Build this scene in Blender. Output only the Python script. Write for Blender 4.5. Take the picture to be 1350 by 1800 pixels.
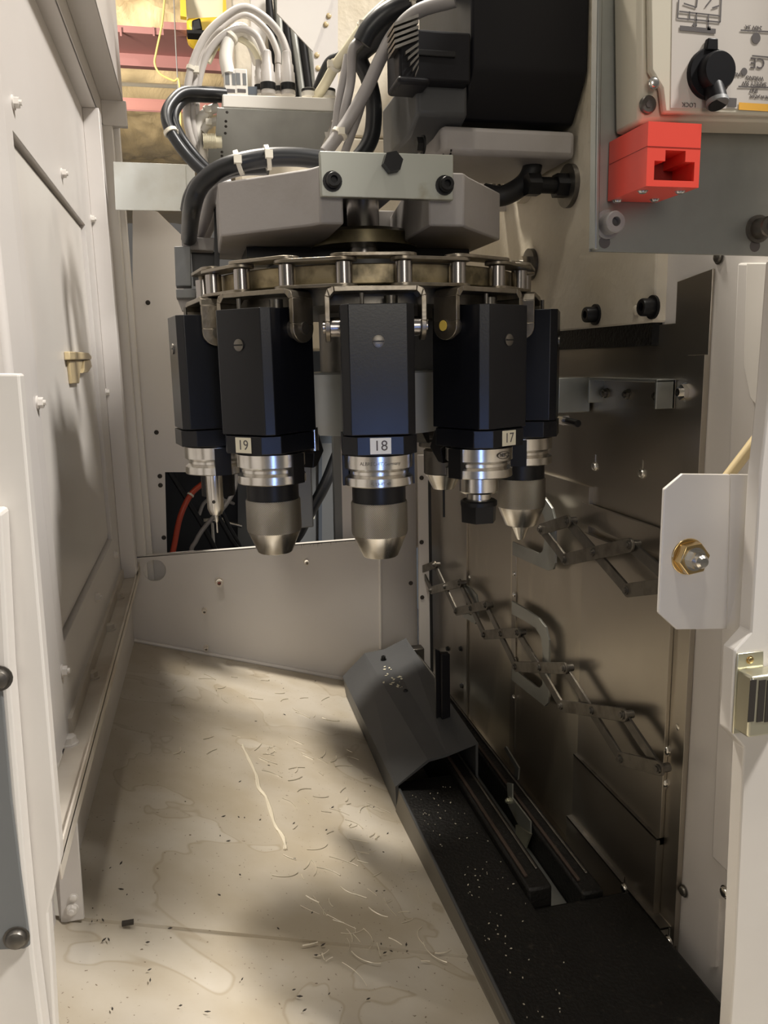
import bpy, bmesh, math, random
from mathutils import Vector as V, Matrix
from math import sin, cos, pi, radians
random.seed(7)
for o in list(bpy.data.objects): bpy.data.objects.remove(o)
S = bpy.context.scene
COL = S.collection

# ------------------------------------------------------------------ camera
ZC = 1.5                       # camera height above the shop floor
YAW, PITCH, ROLL, FPX = radians(13.0), radians(10.7), radians(1.2), 1400.0
F_ = V((sin(YAW)*cos(PITCH), cos(YAW)*cos(PITCH), -sin(PITCH)))
r0 = V((cos(YAW), -sin(YAW), 0)); u0 = r0.cross(F_)
R_ = r0*cos(ROLL) - u0*sin(ROLL); U_ = u0*cos(ROLL) + r0*sin(ROLL)
cd = bpy.data.cameras.new('camera'); cam = bpy.data.objects.new('camera', cd); COL.objects.link(cam)
cd.lens = FPX/1800*36; cd.sensor_width = 36; cd.clip_start = .02; cd.clip_end = 200
mw = Matrix.Identity(4)
for i, a in enumerate((R_, U_, -F_)):
    for j in range(3): mw[j][i] = a[j]
mw.translation = (0, 0, ZC); cam.matrix_world = mw
S.camera = cam

# ------------------------------------------------------------------ light
w = bpy.data.worlds.new('shop_air'); S.world = w; w.use_nodes = True
bg = w.node_tree.nodes['Background']; bg.inputs[0].default_value = (1, .93, .84, 1); bg.inputs[1].default_value = .12
def area(name, loc, target, size, power, col=(1, .92, .8), sizey=None):
    l = bpy.data.lights.new(name, 'AREA'); l.energy = power; l.color = col; l.size = size
    if sizey: l.shape = 'RECTANGLE'; l.size_y = sizey
    o = bpy.data.objects.new(name, l); COL.objects.link(o); o.location = (loc[0], loc[1], loc[2]+ZC)
    d = V(target)-V(loc); o.rotation_euler = d.to_track_quat('-Z', 'Y').to_euler(); return o
area('high_bay_lamp_over_machine', (-.30, 2.2, 3.4), (.15, 1.1, -.4), .35, 260)
area('high_bay_lamp_overhead', (-.35, -.4, 3.4), (.1, 1.2, -.3), .3, 38)
area('high_bay_lamp_front_aisle', (1.9, -.3, 2.7), (.1, .6, -.1), .35, 190, (1, .95, .89))
area('high_bay_lamp_right_aisle', (3.2, .8, 3.5), (-.1, .9, .1), .3, 45)
area('added_roof_fill', (-2.2, 3.6, 1.6), (-1.6, 10.0, 3.8), .9, 260)  # added fill light aimed up, brightens the beam and insulation from below
area('added_roof_fill_deep', (-2.6, 9.0, 1.2), (-2.6, 15.0, 4.6), 1.5, 430)  # second added fill, brightens the deeper part of the roof
area('shop_front_doorway', (-.05, -1.7, .5), (.25, .7, -.1), .6, 10)
area('added_blue_light', (.088, -.03, -.16), (.17, .69, -.08), .09, .045, (.25, .42, 1)).data.spread = radians(60)  # added cool light near the camera for the blue sheen on the pots
S.view_settings.view_transform = 'Standard'; S.view_settings.look = 'None'
S.view_settings.exposure = -0.1; S.view_settings.gamma = 1.0; S.view_settings.use_curve_mapping = False

# ------------------------------------------------------------------ helpers
def ray(px, py): return F_ + R_*((px-675)/FPX) - U_*((py-900)/FPX)
def on(px, py, ax, v):                      # photo pixel -> point on the plane axis = v (camera-relative z)
    d = ray(px, py); i = 'XYZ'.index(ax); return d*(v/d[i])
def onp(px, py, p, n):
    d = ray(px, py); return d*(p.dot(n)/d.dot(n))
def frame(n):
    n = V(n).normalized(); a = V((0, 0, 1)) if abs(n.z) < .9 else V((0, 1, 0))
    x = a.cross(n).normalized(); return x, n.cross(x), n
def smooth(pts, sub=6):
    pts = [V(p) for p in pts]
    if len(pts) < 3: return pts
    q = [pts[0]*2-pts[1]]+pts+[pts[-1]*2-pts[-2]]; out = []
    for i in range(1, len(q)-2):
        p0, p1, p2, p3 = q[i-1:i+3]
        for k in range(sub):
            t = k/sub
            out.append(.5*((2*p1)+(p2-p0)*t+(2*p0-5*p1+4*p2-p3)*t*t+(3*p1-p0-3*p2+p3)*t**3))
    out.append(pts[-1]); return out
class B:
    def __init__(s): s.v = []; s.f = []
    def add(s, vs, fs):
        n = len(s.v); s.v += [V(p) for p in vs]; s.f += [[i+n for i in f] for f in fs]; return s
    def box(s, lo, hi):
        (a, b, c), (d, e, f) = lo, hi
        a, d = min(a, d), max(a, d); b, e = min(b, e), max(b, e); c, f = min(c, f), max(c, f)
        return s.add([(a,b,c),(d,b,c),(d,e,c),(a,e,c),(a,b,f),(d,b,f),(d,e,f),(a,e,f)],
                     [[0,3,2,1],[4,5,6,7],[0,1,5,4],[1,2,6,5],[2,3,7,6],[3,0,4,7]])
    def obox(s, c, x, y, z, h):
        c = V(c); x, y, z = [V(a)*k for a, k in zip((x, y, z), h)]
        return s.add([c-x-y-z, c+x-y-z, c+x+y-z, c-x+y-z, c-x-y+z, c+x-y+z, c+x+y+z, c-x+y+z],
                     [[0,3,2,1],[4,5,6,7],[0,1,5,4],[1,2,6,5],[2,3,7,6],[3,0,4,7]])
    def prism(s, pts, vec):
        pts = [V(p) for p in pts]; n = len(pts); vec = V(vec)
        return s.add(pts+[p+vec for p in pts], [list(range(n))[::-1], list(range(n, 2*n))]+[[i, (i+1) % n, n+(i+1) % n, n+i] for i in range(n)])
    def ring(s, out, inn, vec):
        n = len(out); vec = V(vec); o = [V(p) for p in out]; i_ = [V(p) for p in inn]
        vs = o+i_+[p+vec for p in o]+[p+vec for p in i_]; fs = []
        for i in range(n):
            j = (i+1) % n
            fs += [[i, j, n+j, n+i], [2*n+j, 2*n+i, 3*n+i, 3*n+j], [j, i, 2*n+i, 2*n+j], [n+i, n+j, 3*n+j, 3*n+i]]
        return s.add(vs, fs)
    def cyl(s, p0, p1, r0, r1=None, n=20, ph=0):
        p0, p1 = V(p0), V(p1); r1 = r0 if r1 is None else r1
        x, y, z = frame(p1-p0); a = []; b = []
        for i in range(n):
            t = 2*pi*i/n+ph; d = x*cos(t)+y*sin(t); a.append(p0+d*r0); b.append(p1+d*r1)
        return s.add(a+b, [list(range(n))[::-1], list(range(n, 2*n))]+[[i, (i+1) % n, n+(i+1) % n, n+i] for i in range(n)])
    def lathe(s, prof, n=32, o=(0, 0, 0), ax=(0, 0, 1)):
        o = V(o); x, y, z = frame(ax); vs = []; fs = []; m = len(prof)
        for i in range(n):
            t = 2*pi*i/n; d = x*cos(t)+y*sin(t)
            for r, h in prof: vs.append(o+d*r+z*h)
        for i in range(n):
            j = (i+1) % n
            for k in range(m-1): fs.append([i*m+k, j*m+k, j*m+k+1, i*m+k+1])
        fs += [[i*m for i in range(n)][::-1], [i*m+m-1 for i in range(n)]]
        return s.add(vs, fs)
    def tube(s, pts, r, n=10, sub=6):
        p = smooth(pts, sub); m = len(p); up = None; vs = []; fs = []
        for i in range(m):
            t = (p[min(i+1, m-1)]-p[max(i-1, 0)]).normalized()
            if up is None: up = frame(t)[0]
            up = (up-t*up.dot(t)).normalized(); sd = t.cross(up)
            for k in range(n):
                a = 2*pi*k/n; vs.append(p[i]+(up*cos(a)+sd*sin(a))*r)
        for i in range(m-1):
            for k in range(n): fs.append([i*n+k, i*n+(k+1) % n, (i+1)*n+(k+1) % n, (i+1)*n+k])
        fs += [list(range(n))[::-1], [(m-1)*n+k for k in range(n)]]
        return s.add(vs, fs)
    def text(s, txt, o, x, y, size, d=.0003, align='CENTER'):
        c = bpy.data.curves.new('t', 'FONT'); c.body = txt; c.size = size; c.align_x = align; c.align_y = 'CENTER'; c.extrude = d; c.resolution_u = 3
        ob = bpy.data.objects.new('t', c); COL.objects.link(ob); dg = bpy.context.evaluated_depsgraph_get()
        me = ob.evaluated_get(dg).to_mesh(); x = V(x).normalized(); y = V(y).normalized(); z = x.cross(y)
        s.add([V(o)+x*v.co.x+y*v.co.y+z*v.co.z for v in me.vertices], [list(p.vertices) for p in me.polygons])
        bpy.data.objects.remove(ob); bpy.data.curves.remove(c); return s
    def build(s, name, mat, parent=None, bevel=0, ang=35, kind=None, flat=False):
        pts = s.v
        root = parent
        while root is not None and root.parent is not None: root = root.parent
        if parent is None:
            xs = [p.x for p in pts]; ys = [p.y for p in pts]; zs = [p.z for p in pts]
            loc = V(((min(xs)+max(xs))/2, (min(ys)+max(ys))/2, min(zs)))
        else: loc = V(ROOT[root.name][0])
        local = parent is not None and ROOT[root.name][1]
        me = bpy.data.meshes.new(name)
        me.from_pydata([p if local else p-loc for p in pts], [], s.f); me.validate()
        bm = bmesh.new(); bm.from_mesh(me); bmesh.ops.recalc_face_normals(bm, faces=bm.faces); bm.to_mesh(me); bm.free()
        me.materials.append(MATS[mat] if isinstance(mat, str) else mat)
        if not flat:
            for p in me.polygons: p.use_smooth = True
            me.set_sharp_from_angle(angle=radians(ang))
        o = bpy.data.objects.new(name, me); COL.objects.link(o)
        if parent is None: o.location = loc+V((0, 0, ZC)); ROOT[o.name] = (loc, False)
        else: o.parent = parent
        if bevel:
            md = o.modifiers.new('edge', 'BEVEL'); md.width = bevel; md.segments = 2; md.limit_method = 'ANGLE'; md.angle_limit = radians(40); md.use_clamp_overlap = True
        if kind: o['kind'] = kind
        return o
ROOT = {}
def tag(o, label, cat, group=None):
    o['label'] = label; o['category'] = cat
    if group: o['group'] = group
    return o
def thing(name, label, cat, loc=(0, 0, 0), rz=None, group=None):
    o = bpy.data.objects.new(name, None); COL.objects.link(o); o.empty_display_size = .02
    o.location = (loc[0], loc[1], loc[2]+ZC); ROOT[o.name] = (V(loc), rz is not None)
    if rz is not None: o.rotation_euler = (0, 0, rz)
    return tag(o, label, cat, group)
def inst(src, parent, name=None):           # another object on the same mesh
    o = bpy.data.objects.new(name or src.name.split('.')[0], src.data); COL.objects.link(o); o.parent = parent
    for m in src.modifiers:
        n = o.modifiers.new(m.name, m.type); n.width = m.width; n.segments = m.segments; n.limit_method = m.limit_method; n.angle_limit = m.angle_limit
    return o
def struct(o): o['kind'] = 'structure'; return o

# ------------------------------------------------------------------ materials
MATS = {}
def mat(name, col, rough=.5, metal=0, bump=0, bscale=200, col2=None, nscale=20, lo=.45, hi=.65, emit=0, trans=0, spec=.5, aniso=None, rvar=0):
    m = bpy.data.materials.new(name); m.use_nodes = True; nt = m.node_tree; b = nt.nodes['Principled BSDF']
    b.inputs['Base Color'].default_value = (*col, 1); b.inputs['Roughness'].default_value = rough; b.inputs['Metallic'].default_value = metal
    b.inputs['Specular IOR Level'].default_value = spec
    if trans: b.inputs['Transmission Weight'].default_value = trans
    tc = nt.nodes.new('ShaderNodeTexCoord'); src = tc.outputs['Object']
    if aniso:
        mp = nt.nodes.new('ShaderNodeMapping'); mp.inputs['Scale'].default_value = aniso; nt.links.new(src, mp.inputs[0]); src = mp.outputs[0]
    if col2:
        n = nt.nodes.new('ShaderNodeTexNoise'); n.inputs['Scale'].default_value = nscale; n.inputs['Detail'].default_value = 6; nt.links.new(src, n.inputs['Vector'])
        r = nt.nodes.new('ShaderNodeValToRGB'); r.color_ramp.elements[0].position = lo; r.color_ramp.elements[1].position = hi
        r.color_ramp.elements[0].color = (*col, 1); r.color_ramp.elements[1].color = (*col2, 1)
        nt.links.new(n.outputs['Fac'], r.inputs[0]); nt.links.new(r.outputs[0], b.inputs['Base Color'])
        if rvar:
            mr = nt.nodes.new('ShaderNodeMapRange'); mr.inputs['To Min'].default_value = rough-rvar; mr.inputs['To Max'].default_value = rough+rvar
            nt.links.new(n.outputs['Fac'], mr.inputs[0]); nt.links.new(mr.outputs[0], b.inputs['Roughness'])
    if bump:
        n2 = nt.nodes.new('ShaderNodeTexNoise'); n2.inputs['Scale'].default_value = bscale; n2.inputs['Detail'].default_value = 4; nt.links.new(src, n2.inputs['Vector'])
        bp = nt.nodes.new('ShaderNodeBump'); bp.inputs['Strength'].default_value = bump; bp.inputs['Distance'].default_value = .002
        nt.links.new(n2.outputs['Fac'], bp.inputs['Height']); nt.links.new(bp.outputs[0], b.inputs['Normal'])
    if emit: b.inputs['Emission Color'].default_value = (*col, 1); b.inputs['Emission Strength'].default_value = emit
    MATS[name] = m; return m
mat('white_paint', (.65, .62, .595), .38, bump=.08, bscale=60, col2=(.60, .565, .535), nscale=3, lo=.4, hi=.7)
mat('white_gloss', (.70, .67, .63), .3, bump=.05, bscale=60, col2=(.66, .62, .58), nscale=4)
mat('dirty_white', (.58, .53, .46), .45, bump=.1, bscale=80, col2=(.36, .29, .21), nscale=6, lo=.5, hi=.72)
mat('grey_panel', (.17, .177, .18), .45)
mat('olive_glass', (.22, .20, .15), .25, col2=(.32, .31, .25), nscale=5)
mat('galvanised', (.37, .38, .36), .4, .8, col2=(.30, .31, .29), nscale=14, rvar=.06)
mat('galvanised_light', (.64, .66, .64), .42, .5, col2=(.57, .57, .53), nscale=18, rvar=.05)
mat('galvanised_oily', (.42, .43, .39), .4, .75, col2=(.26, .23, .15), nscale=30, lo=.58, hi=.8)
mat('zinc_yellow', (.62, .60, .47), .3, .85)
mat('stainless', (.47, .435, .38), .33, .95, bump=.03, bscale=9, col2=(.40, .365, .315), nscale=2.2, lo=.44, hi=.6, rvar=.08)
mat('stainless_stained', (.46, .42, .355), .34, .92, col2=(.62, .57, .47), nscale=5, lo=.5, hi=.56, aniso=(1, 1, .35), rvar=.08)
mat('steel', (.76, .74, .70), .24, 1, bump=.03, bscale=30, col2=(.64, .61, .56), nscale=40)
mat('steel_worn', (.27, .24, .195), .36, .9, bump=.15, bscale=180, col2=(.13, .105, .07), nscale=40, lo=.5, hi=.75)
mat('dark_steel', (.15, .14, .125), .38, .85, bump=.1, bscale=160, col2=(.25, .23, .2), nscale=60, lo=.5, hi=.8)
mat('link_steel', (.19, .175, .15), .42, .8, bump=.15, bscale=160, col2=(.12, .105, .085), nscale=50)
mat('roller_steel', (.36, .34, .33), .25, 1)
mat('brass_dirty', (.42, .34, .20), .42, .45, bump=.2, bscale=120, col2=(.10, .08, .04), nscale=45, lo=.45, hi=.66)
mat('black_pot', (.006, .0065, .009), .30, .0, bump=.03, bscale=600, spec=.35)
mat('black_oxide', (.012, .012, .013), .38, .3, spec=.4)
mat('black_paint', (.006, .006, .008), .42, bump=.05, bscale=90, spec=.22)
mat('black_gunk', (.008, .0075, .007), .5, bump=.5, bscale=260, col2=(.04, .034, .028), nscale=160, lo=.62, hi=.8, spec=.25)
mat('hood_paint', (.055, .057, .06), .42, bump=.05, bscale=90, col2=(.062, .064, .067), nscale=10, spec=.35)
mat('rubber', (.018, .018, .019), .5)
mat('cable_black', (.013, .014, .016), .36)
mat('cable_grey', (.30, .285, .28), .45)
mat('cable_light', (.48, .45, .42), .42)
mat('cream_plastic', (.72, .67, .50), .4)
mat('hose_tan', (.56, .45, .26), .3)
mat('hose_red', (.50, .07, .035), .35)
mat('tie', (.72, .68, .58), .45)
mat('white_plastic', (.72, .69, .63), .4)
mat('casting_cream', (.66, .60, .49), .42, bump=.6, bscale=75, col2=(.58, .51, .38), nscale=7, lo=.45, hi=.75)
mat('casting_grey', (.33, .31, .30), .45, bump=.15, bscale=180, col2=(.30, .28, .265), nscale=20)
mat('beige_plastic', (.60, .56, .46), .42)
mat('panel_face', (.58, .54, .50), .4)
mat('red_plastic', (.80, .075, .05), .38)
mat('red_dark', (.25, .015, .01), .5)
mat('print_dark', (.09, .08, .08), .6)
mat('print_orange', (.75, .40, .05), .5)
mat('label_lit', (.74, .74, .70), .35)  # paler number label, the light falling on it is put into the colour
mat('label_cream', (.66, .62, .48), .4)
mat('brass_nut', (.72, .53, .26), .25, 1)
mat('pin_yellow', (.72, .52, .10), .45)
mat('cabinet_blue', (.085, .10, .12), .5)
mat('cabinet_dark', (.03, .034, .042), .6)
mat('paper', (.85, .84, .68), .7)
mat('beam_red', (.42, .20, .185), .5)
mat('crane_yellow', (.78, .53, .04), .45)
mat('yellow_cord', (.75, .58, .18), .5)
mat('shop_light_line', (.5, .46, .38), .5)
mat('spigot', (.66, .60, .52), .5)
mat('spigot_red', (.55, .2, .15), .5)
mat('ridge_rust', (.045, .028, .02), .7)
mat('skirt_paint', (.15, .135, .11), .5, spec=.3)
mat('brass_dark', (.15, .125, .07), .38, .6, col2=(.06, .05, .03), nscale=40)
mat('shaving', (.70, .64, .52), .35, .3)
mat('debris', (.03, .025, .02), .7)
mat('concrete', (.2, .19, .18), .7, col2=(.25, .24, .22), nscale=2)

def insul():
    m = mat('insulation', (.80, .63, .37), .36, .1); nt = m.node_tree; b = nt.nodes['Principled BSDF']
    tc = nt.nodes.new('ShaderNodeTexCoord'); mp = nt.nodes.new('ShaderNodeMapping'); mp.inputs['Scale'].default_value = (1.3, .35, 1)
    n = nt.nodes.new('ShaderNodeTexNoise'); n.inputs['Scale'].default_value = 2.2; n.inputs['Detail'].default_value = 8; n.inputs['Distortion'].default_value = 1.2
    bp = nt.nodes.new('ShaderNodeBump'); bp.inputs['Strength'].default_value = .35; bp.inputs['Distance'].default_value = .12
    nt.links.new(tc.outputs['Object'], mp.inputs[0]); nt.links.new(mp.outputs[0], n.inputs['Vector']); nt.links.new(n.outputs['Fac'], bp.inputs['Height']); nt.links.new(bp.outputs[0], b.inputs['Normal'])
insul()
def knurl():
    m = mat('knurl', (.36, .33, .28), .33, 1); nt = m.node_tree; b = nt.nodes['Principled BSDF']; L = nt.links
    tc = nt.nodes.new('ShaderNodeTexCoord'); sp = nt.nodes.new('ShaderNodeSeparateXYZ'); L.new(tc.outputs['Object'], sp.inputs[0])
    def M(op, a, c=None):
        n = nt.nodes.new('ShaderNodeMath'); n.operation = op
        for i, q in enumerate((a, c)):
            if q is None: continue
            if isinstance(q, (int, float)): n.inputs[i].default_value = q
            else: L.new(q, n.inputs[i])
        return n.outputs[0]
    th = M('ARCTAN2', sp.outputs[1], sp.outputs[0]); A = M('MULTIPLY', th, 46); Z = M('MULTIPLY', sp.outputs[2], 1900)
    h = M('MULTIPLY', M('ABSOLUTE', M('SINE', M('ADD', A, Z))), M('ABSOLUTE', M('SINE', M('SUBTRACT', A, Z))))
    bp = nt.nodes.new('ShaderNodeBump'); bp.inputs['Strength'].default_value = .55; bp.inputs['Distance'].default_value = .0009; L.new(h, bp.inputs['Height']); L.new(bp.outputs[0], b.inputs['Normal'])
    r = nt.nodes.new('ShaderNodeValToRGB'); r.color_ramp.elements[0].color = (.17, .155, .135, 1); r.color_ramp.elements[1].color = (.46, .43, .38, 1); r.color_ramp.elements[1].position = .6
    L.new(h, r.inputs[0]); L.new(r.outputs[0], b.inputs['Base Color'])
knurl()
def floor_mat():
    m = mat('pan_paint', (.56, .51, .42), .33, bump=.0); nt = m.node_tree; b = nt.nodes['Principled BSDF']; L = nt.links
    tc = nt.nodes.new('ShaderNodeTexCoord')
    def noise(sc, det, dist=0, vec=None):
        n = nt.nodes.new('ShaderNodeTexNoise'); n.inputs['Scale'].default_value = sc; n.inputs['Detail'].default_value = det; n.inputs['Distortion'].default_value = dist
        L.new(vec or tc.outputs['Object'], n.inputs['Vector']); return n.outputs['Fac']
    def ramp(f, stops):
        r = nt.nodes.new('ShaderNodeValToRGB'); e = r.color_ramp.elements
        while len(e) < len(stops): e.new(.5)
        for q, (p, c) in zip(e, stops): q.position = p; q.color = (*c, 1)
        L.new(f, r.inputs[0]); return r.outputs[0]
    # dried coolant tide marks: pale film with a brown rim
    tide = ramp(noise(5.5, 3, .6), [(0, (.435, .39, .32)), (.515, (.435, .39, .32)), (.522, (.36, .31, .235)), (.532, (.475, .435, .37)), (1, (.49, .45, .39))])
    grime = ramp(noise(14, 6), [(.35, (.88, .85, .79)), (.62, (1, 1, 1))])
    mx = nt.nodes.new('ShaderNodeMix'); mx.data_type = 'RGBA'; mx.blend_type = 'MULTIPLY'; mx.inputs[0].default_value = 1; L.new(tide, mx.inputs[6]); L.new(grime, mx.inputs[7])
    sp = ramp(noise(260, 2), [(.70, (1, 1, 1)), (.76, (.25, .2, .15))])
    m2 = nt.nodes.new('ShaderNodeMix'); m2.data_type = 'RGBA'; m2.blend_type = 'MULTIPLY'; m2.inputs[0].default_value = 1; L.new(mx.outputs[2], m2.inputs[6]); L.new(sp, m2.inputs[7])
    L.new(m2.outputs[2], b.inputs['Base Color'])
    bp = nt.nodes.new('ShaderNodeBump'); bp.inputs['Strength'].default_value = .25; bp.inputs['Distance'].default_value = .004; L.new(noise(7, 5), bp.inputs['Height']); L.new(bp.outputs[0], b.inputs['Normal'])
floor_mat()
MATS['pan_paint'].node_tree.nodes['Principled BSDF'].inputs['Roughness'].default_value = .36
#@@SETTING
# ------------------------------------------------------------------ the setting
YB, XL, XLIP, XSK, XR = 1.5, -.145, -.12, -.141, .45
P1, P2, P3 = on(236, 1127, 'Y', YB), on(605, 1195, 'Y', YB), on(150, 1457, 'X', XSK)
NF = (P2-P1).cross(P3-P1).normalized()
if NF.z < 0: NF = -NF
def fz(x, y): return P1.z - (NF.x*(x-P1.x)+NF.y*(y-P1.y))/NF.z
def fl(px, py): return onp(px, py, P1, NF)
def dome(r, h): return [(r, 0), (r, h*.35), (r*.85, h*.75), (r*.5, h*.97), (.0004, h)]
def fastener(parent, p, n, r=.005, style='hex', m='steel', name='bolt'):
    p = V(p); n = V(n).normalized(); b = B()
    if style == 'hex':
        b.cyl(p, p+n*r*.25, r*1.25, n=16); b.cyl(p+n*r*.25, p+n*r*1.1, r, n=6)
    elif style == 'stud':
        b.cyl(p, p+n*r*.3, r*1.25, n=16); b.cyl(p+n*r*.3, p+n*r*1.1, r, n=6, ph=.4); b.cyl(p+n*r*1.1, p+n*r*1.55, r*.5, n=10)
    elif style == 'button':
        b.lathe([(r*1.25, 0), (r*1.25, r*.15), (r, r*.15)]+[(a, c+r*.15) for a, c in dome(r, r*.6)], 18, p, n)
    elif style == 'cap':
        b.cyl(p, p+n*r*.3, r*1.35, n=20); b.lathe([(r, r*.3), (r, r*1.5), (r*.9, r*1.65), (r*.5, r*1.65), (r*.5, r*.9), (.0003, r*.9)], 20, p, n)
    return b.build(name, m, parent)

# floor pan: two sheets meeting at a lapped seam
SE = fl(148, 1613), fl(808, 1678)
def seamY(x): t = (x-SE[0].x)/(SE[1].x-SE[0].x); return SE[0].y+(SE[1].y-SE[0].y)*t
def fp(x, y, dz=0): return V((x, y, fz(x, y)+dz))
floor = struct(B().prism([fp(XSK, seamY(XSK)), fp(XR, seamY(XR)), fp(XR, YB), fp(XSK, YB)], (0, 0, -.004)).build('floor', 'pan_paint'))
fr = B().prism([fp(-.2, .2, -.0035), fp(XR, .2, -.0035), fp(XR, seamY(XR)+.004, -.0035), fp(-.2, seamY(-.2)+.004, -.0035)], (0, 0, -.004)).build('pan_sheet', 'pan_paint', floor)
B().tube([fp(XSK, YB-.004, .003), fp(.26, YB-.004, .003)], .004, 8).build('weld_bead', 'white_paint', floor)
bl = fl(608, 1222)
struct(B().box((-12, -6, -1.52), (14, 34, -1.5)).build('floor_shop', 'concrete'))

# left wall: outer sheet with a recessed rectangular cover
wl = struct(B().box((XL-.012, .70, -.362), (XL-.009, 1.66, .40)).build('wall_left', 'white_paint'))
yz = lambda y0, y1, z0, z1, x: [V((x, y0, z0)), V((x, y1, z0)), V((x, y1, z1)), V((x, y0, z1))]
B().ring(yz(.79, 1.66, -.362, .40, XL), yz(.82, 1.32, -.272, .21, XL), (-.009, 0, 0)).build('door_frame', 'white_paint', wl, bevel=.0008)
B().box((XL-.0088, .824, -.268), (XL-.006, 1.314, .204)).build('cover_panel', 'white_gloss', wl)
for q, st in [((108, 305), 'stud'), ((160, 385), 'stud'), ((65, 708), 'stud'), ((168, 1050), 'stud'), ((108, 1180), 'stud'), ((186, 690), 'hex'), ((201, 975), 'hex'), ((22, 180), 'stud')]:
    fastener(wl, on(*q, 'X', XL), (1, 0, 0), .0052, st, 'white_gloss', 'nut')
lx = lambda pts, x: [on(*q, 'X', x) for q in pts]
hk = B().prism(lx([(112, 618), (147, 620), (152, 626), (152, 632), (113, 633)], XL-.006), (.007, 0, 0)).prism(lx([(116, 633), (141, 634), (136, 652), (134, 674), (121, 675)], XL-.006), (.004, 0, 0))
hk.prism(lx([(141, 634), (152, 632), (155, 645), (148, 655), (138, 656), (141, 648)], XL-.006), (.0055, 0, 0))
hk.build('latch', 'hose_tan', wl, bevel=.0012)
# dark gasket strip and the window glass in front of the sheet
struct(B().prism([V((XL-.03, .55, -.36)), V((XL-.03, .70, -.36)), V((XL-.03, .70, .6)), V((XL-.03, .55, .6))], (-.003, 0, 0)).build('window_1', 'olive_glass'))
struct(B().box((XL-.035, .705, -.36), (XL+.002, .785, .62)).build('trim_1', 'white_paint', bevel=.006))
# upper ledges and step-out sheets
t2 = struct(B().box((XL-.01, .705, .400), (-.124, 1.66, .404)).add([], []).box((-.1255, .705, .40), (-.124, 1.60, .66)).build('trim_2', 'white_paint', bevel=.0008))
fastener(t2, V((-.134, 1.60, .4)), (0, 0, -1), .007, 'hex', 'white_gloss')
t3 = struct(B().box((-.124, .705, .44), (-.089, 1.52, .443)).box((-.0905, .705, .44), (-.089, 1.52, .70)).box((-.124, 1.505, .40), (-.084, 1.52, .44)).build('trim_3', 'white_paint', bevel=.0008))
# posts towards the back corner
struct(B().box((XL, 1.41, -.362), (XLIP, 1.445, .40)).build('trim_4', 'white_paint', bevel=.001))
struct(B().box((-.13, 1.506, -.50), (-.108, 1.518, .44)).box((-.13, 1.525, -.55), (-.098, 1.535, .44)).build('trim_5', 'white_gloss', bevel=.002))
struct(B().box((-.17, 1.542, -.72), (-.02, 1.546, -.352)).build('wall_back_filler', 'white_gloss'))
# shelf and skirt
sh = struct(B().box((XL, .58, -.366), (XLIP, YB-.002, -.362)).box((XLIP-.002, .58, -.378), (XLIP, YB-.002, -.355)).build('trim_6', 'dirty_white', bevel=.0008))
B().box((XL, .80, -.362), (XL+.004, 1.44, -.345)).build('back_strip', 'dirty_white', sh)
for q in [(208, 1052), (192, 1107), (161, 1192), (231, 1003), (121, 1308)]:
    fastener(sh, on(*q, 'Z', -.362), (0, 0, 1), .0075, 'hex', 'white_gloss' if q[1] > 1300 else 'dirty_white')
struct(B().prism([V((XSK, seamY(XSK), fz(XSK, seamY(XSK))-.03)), V((XSK, YB, fz(XSK, YB)-.03)), V((XSK, YB, -.366)), V((XSK, seamY(XSK), -.366))], (-.003, 0, 0)).build('wall_left_skirt', 'white_paint'))
# stanchion with a nut at the near end of the skirt
yq = SE[0].y-.004
st = struct(B().prism([on(100, 1490, 'Y', yq), on(132, 1402, 'Y', yq), on(148, 1616, 'Y', yq), on(107, 1624, 'Y', yq)], (0, .004, 0)).build('trim_7', 'white_paint', bevel=.0008))
fastener(st, on(127, 1597, 'Y', yq), (0, -1, 0), .0042, 'stud', 'white_gloss', 'nut'); fastener(st, on(129, 1578, 'Y', yq), (0, -1, 0), .0032, 'button', 'white_gloss', 'rivet')
struct(B().box((-.26, .36, -.62), (-.146, yq, -.0)).build('wall_left_near', 'white_paint'))

# lower back wall with the round hole
a = on(240, 979, "Y", YB); b_ = on(666, 945, "Y", YB)
hc = on(272, 1003, 'Y', YB); hr = .0205
z0 = -.72; x0, x1 = -.15, b_.x
wb = B(); N = 32; inn = []; out = []
xa, xb, za, zb = x0, hc.x+.04, -.43, a.z
for i in range(N):
    t = 2*pi*i/N+pi/4; d = V((cos(t), 0, sin(t))); inn.append(hc+d*hr)
    k = 1e9
    for comp, lo, hi in ((d.x, xa-hc.x, xb-hc.x), (d.z, za-hc.z, zb-hc.z)):
        if comp > 1e-6: k = min(k, hi/comp)
        elif comp < -1e-6: k = min(k, lo/comp)
    out.append(hc+d*k)
for i in range(N):       # snap to the corners of the square patch
    for cx_, cz_ in ((xa, za), (xb, za), (xb, zb), (xa, zb)):
        best = min(range(N), key=lambda j: (out[j]-V((cx_, YB, cz_))).length)
        out[best] = V((cx_, YB, cz_))
    break
wb.ring(out, inn, (0, .003, 0))
wb.prism([V((xb, YB, za)), V((x1, YB, za)), V((x1, YB, b_.z)), V((xb, YB, a.z))], (0, .003, 0))
wb.prism([V((x0, YB, z0)), V((x1, YB, z0)), V((x1, YB, za)), V((x0, YB, za))], (0, .003, 0))
wbo = struct(wb.build('wall_back', 'white_paint', flat=True))
struct(B().prism([V((x1, YB, -.72)), V((.425, YB+.05, -.72)), V((.425, YB+.05, .03)), V((x1, YB, .03))], (0, .003, 0)).build('wall_back_corner', 'white_paint', flat=True))
B().tube([on(667, 950, 'Y', YB-.001), on(669, 1140, 'Y', YB-.001)], .003, 8).build('corner_bead', 'white_gloss', wbo)
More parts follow.
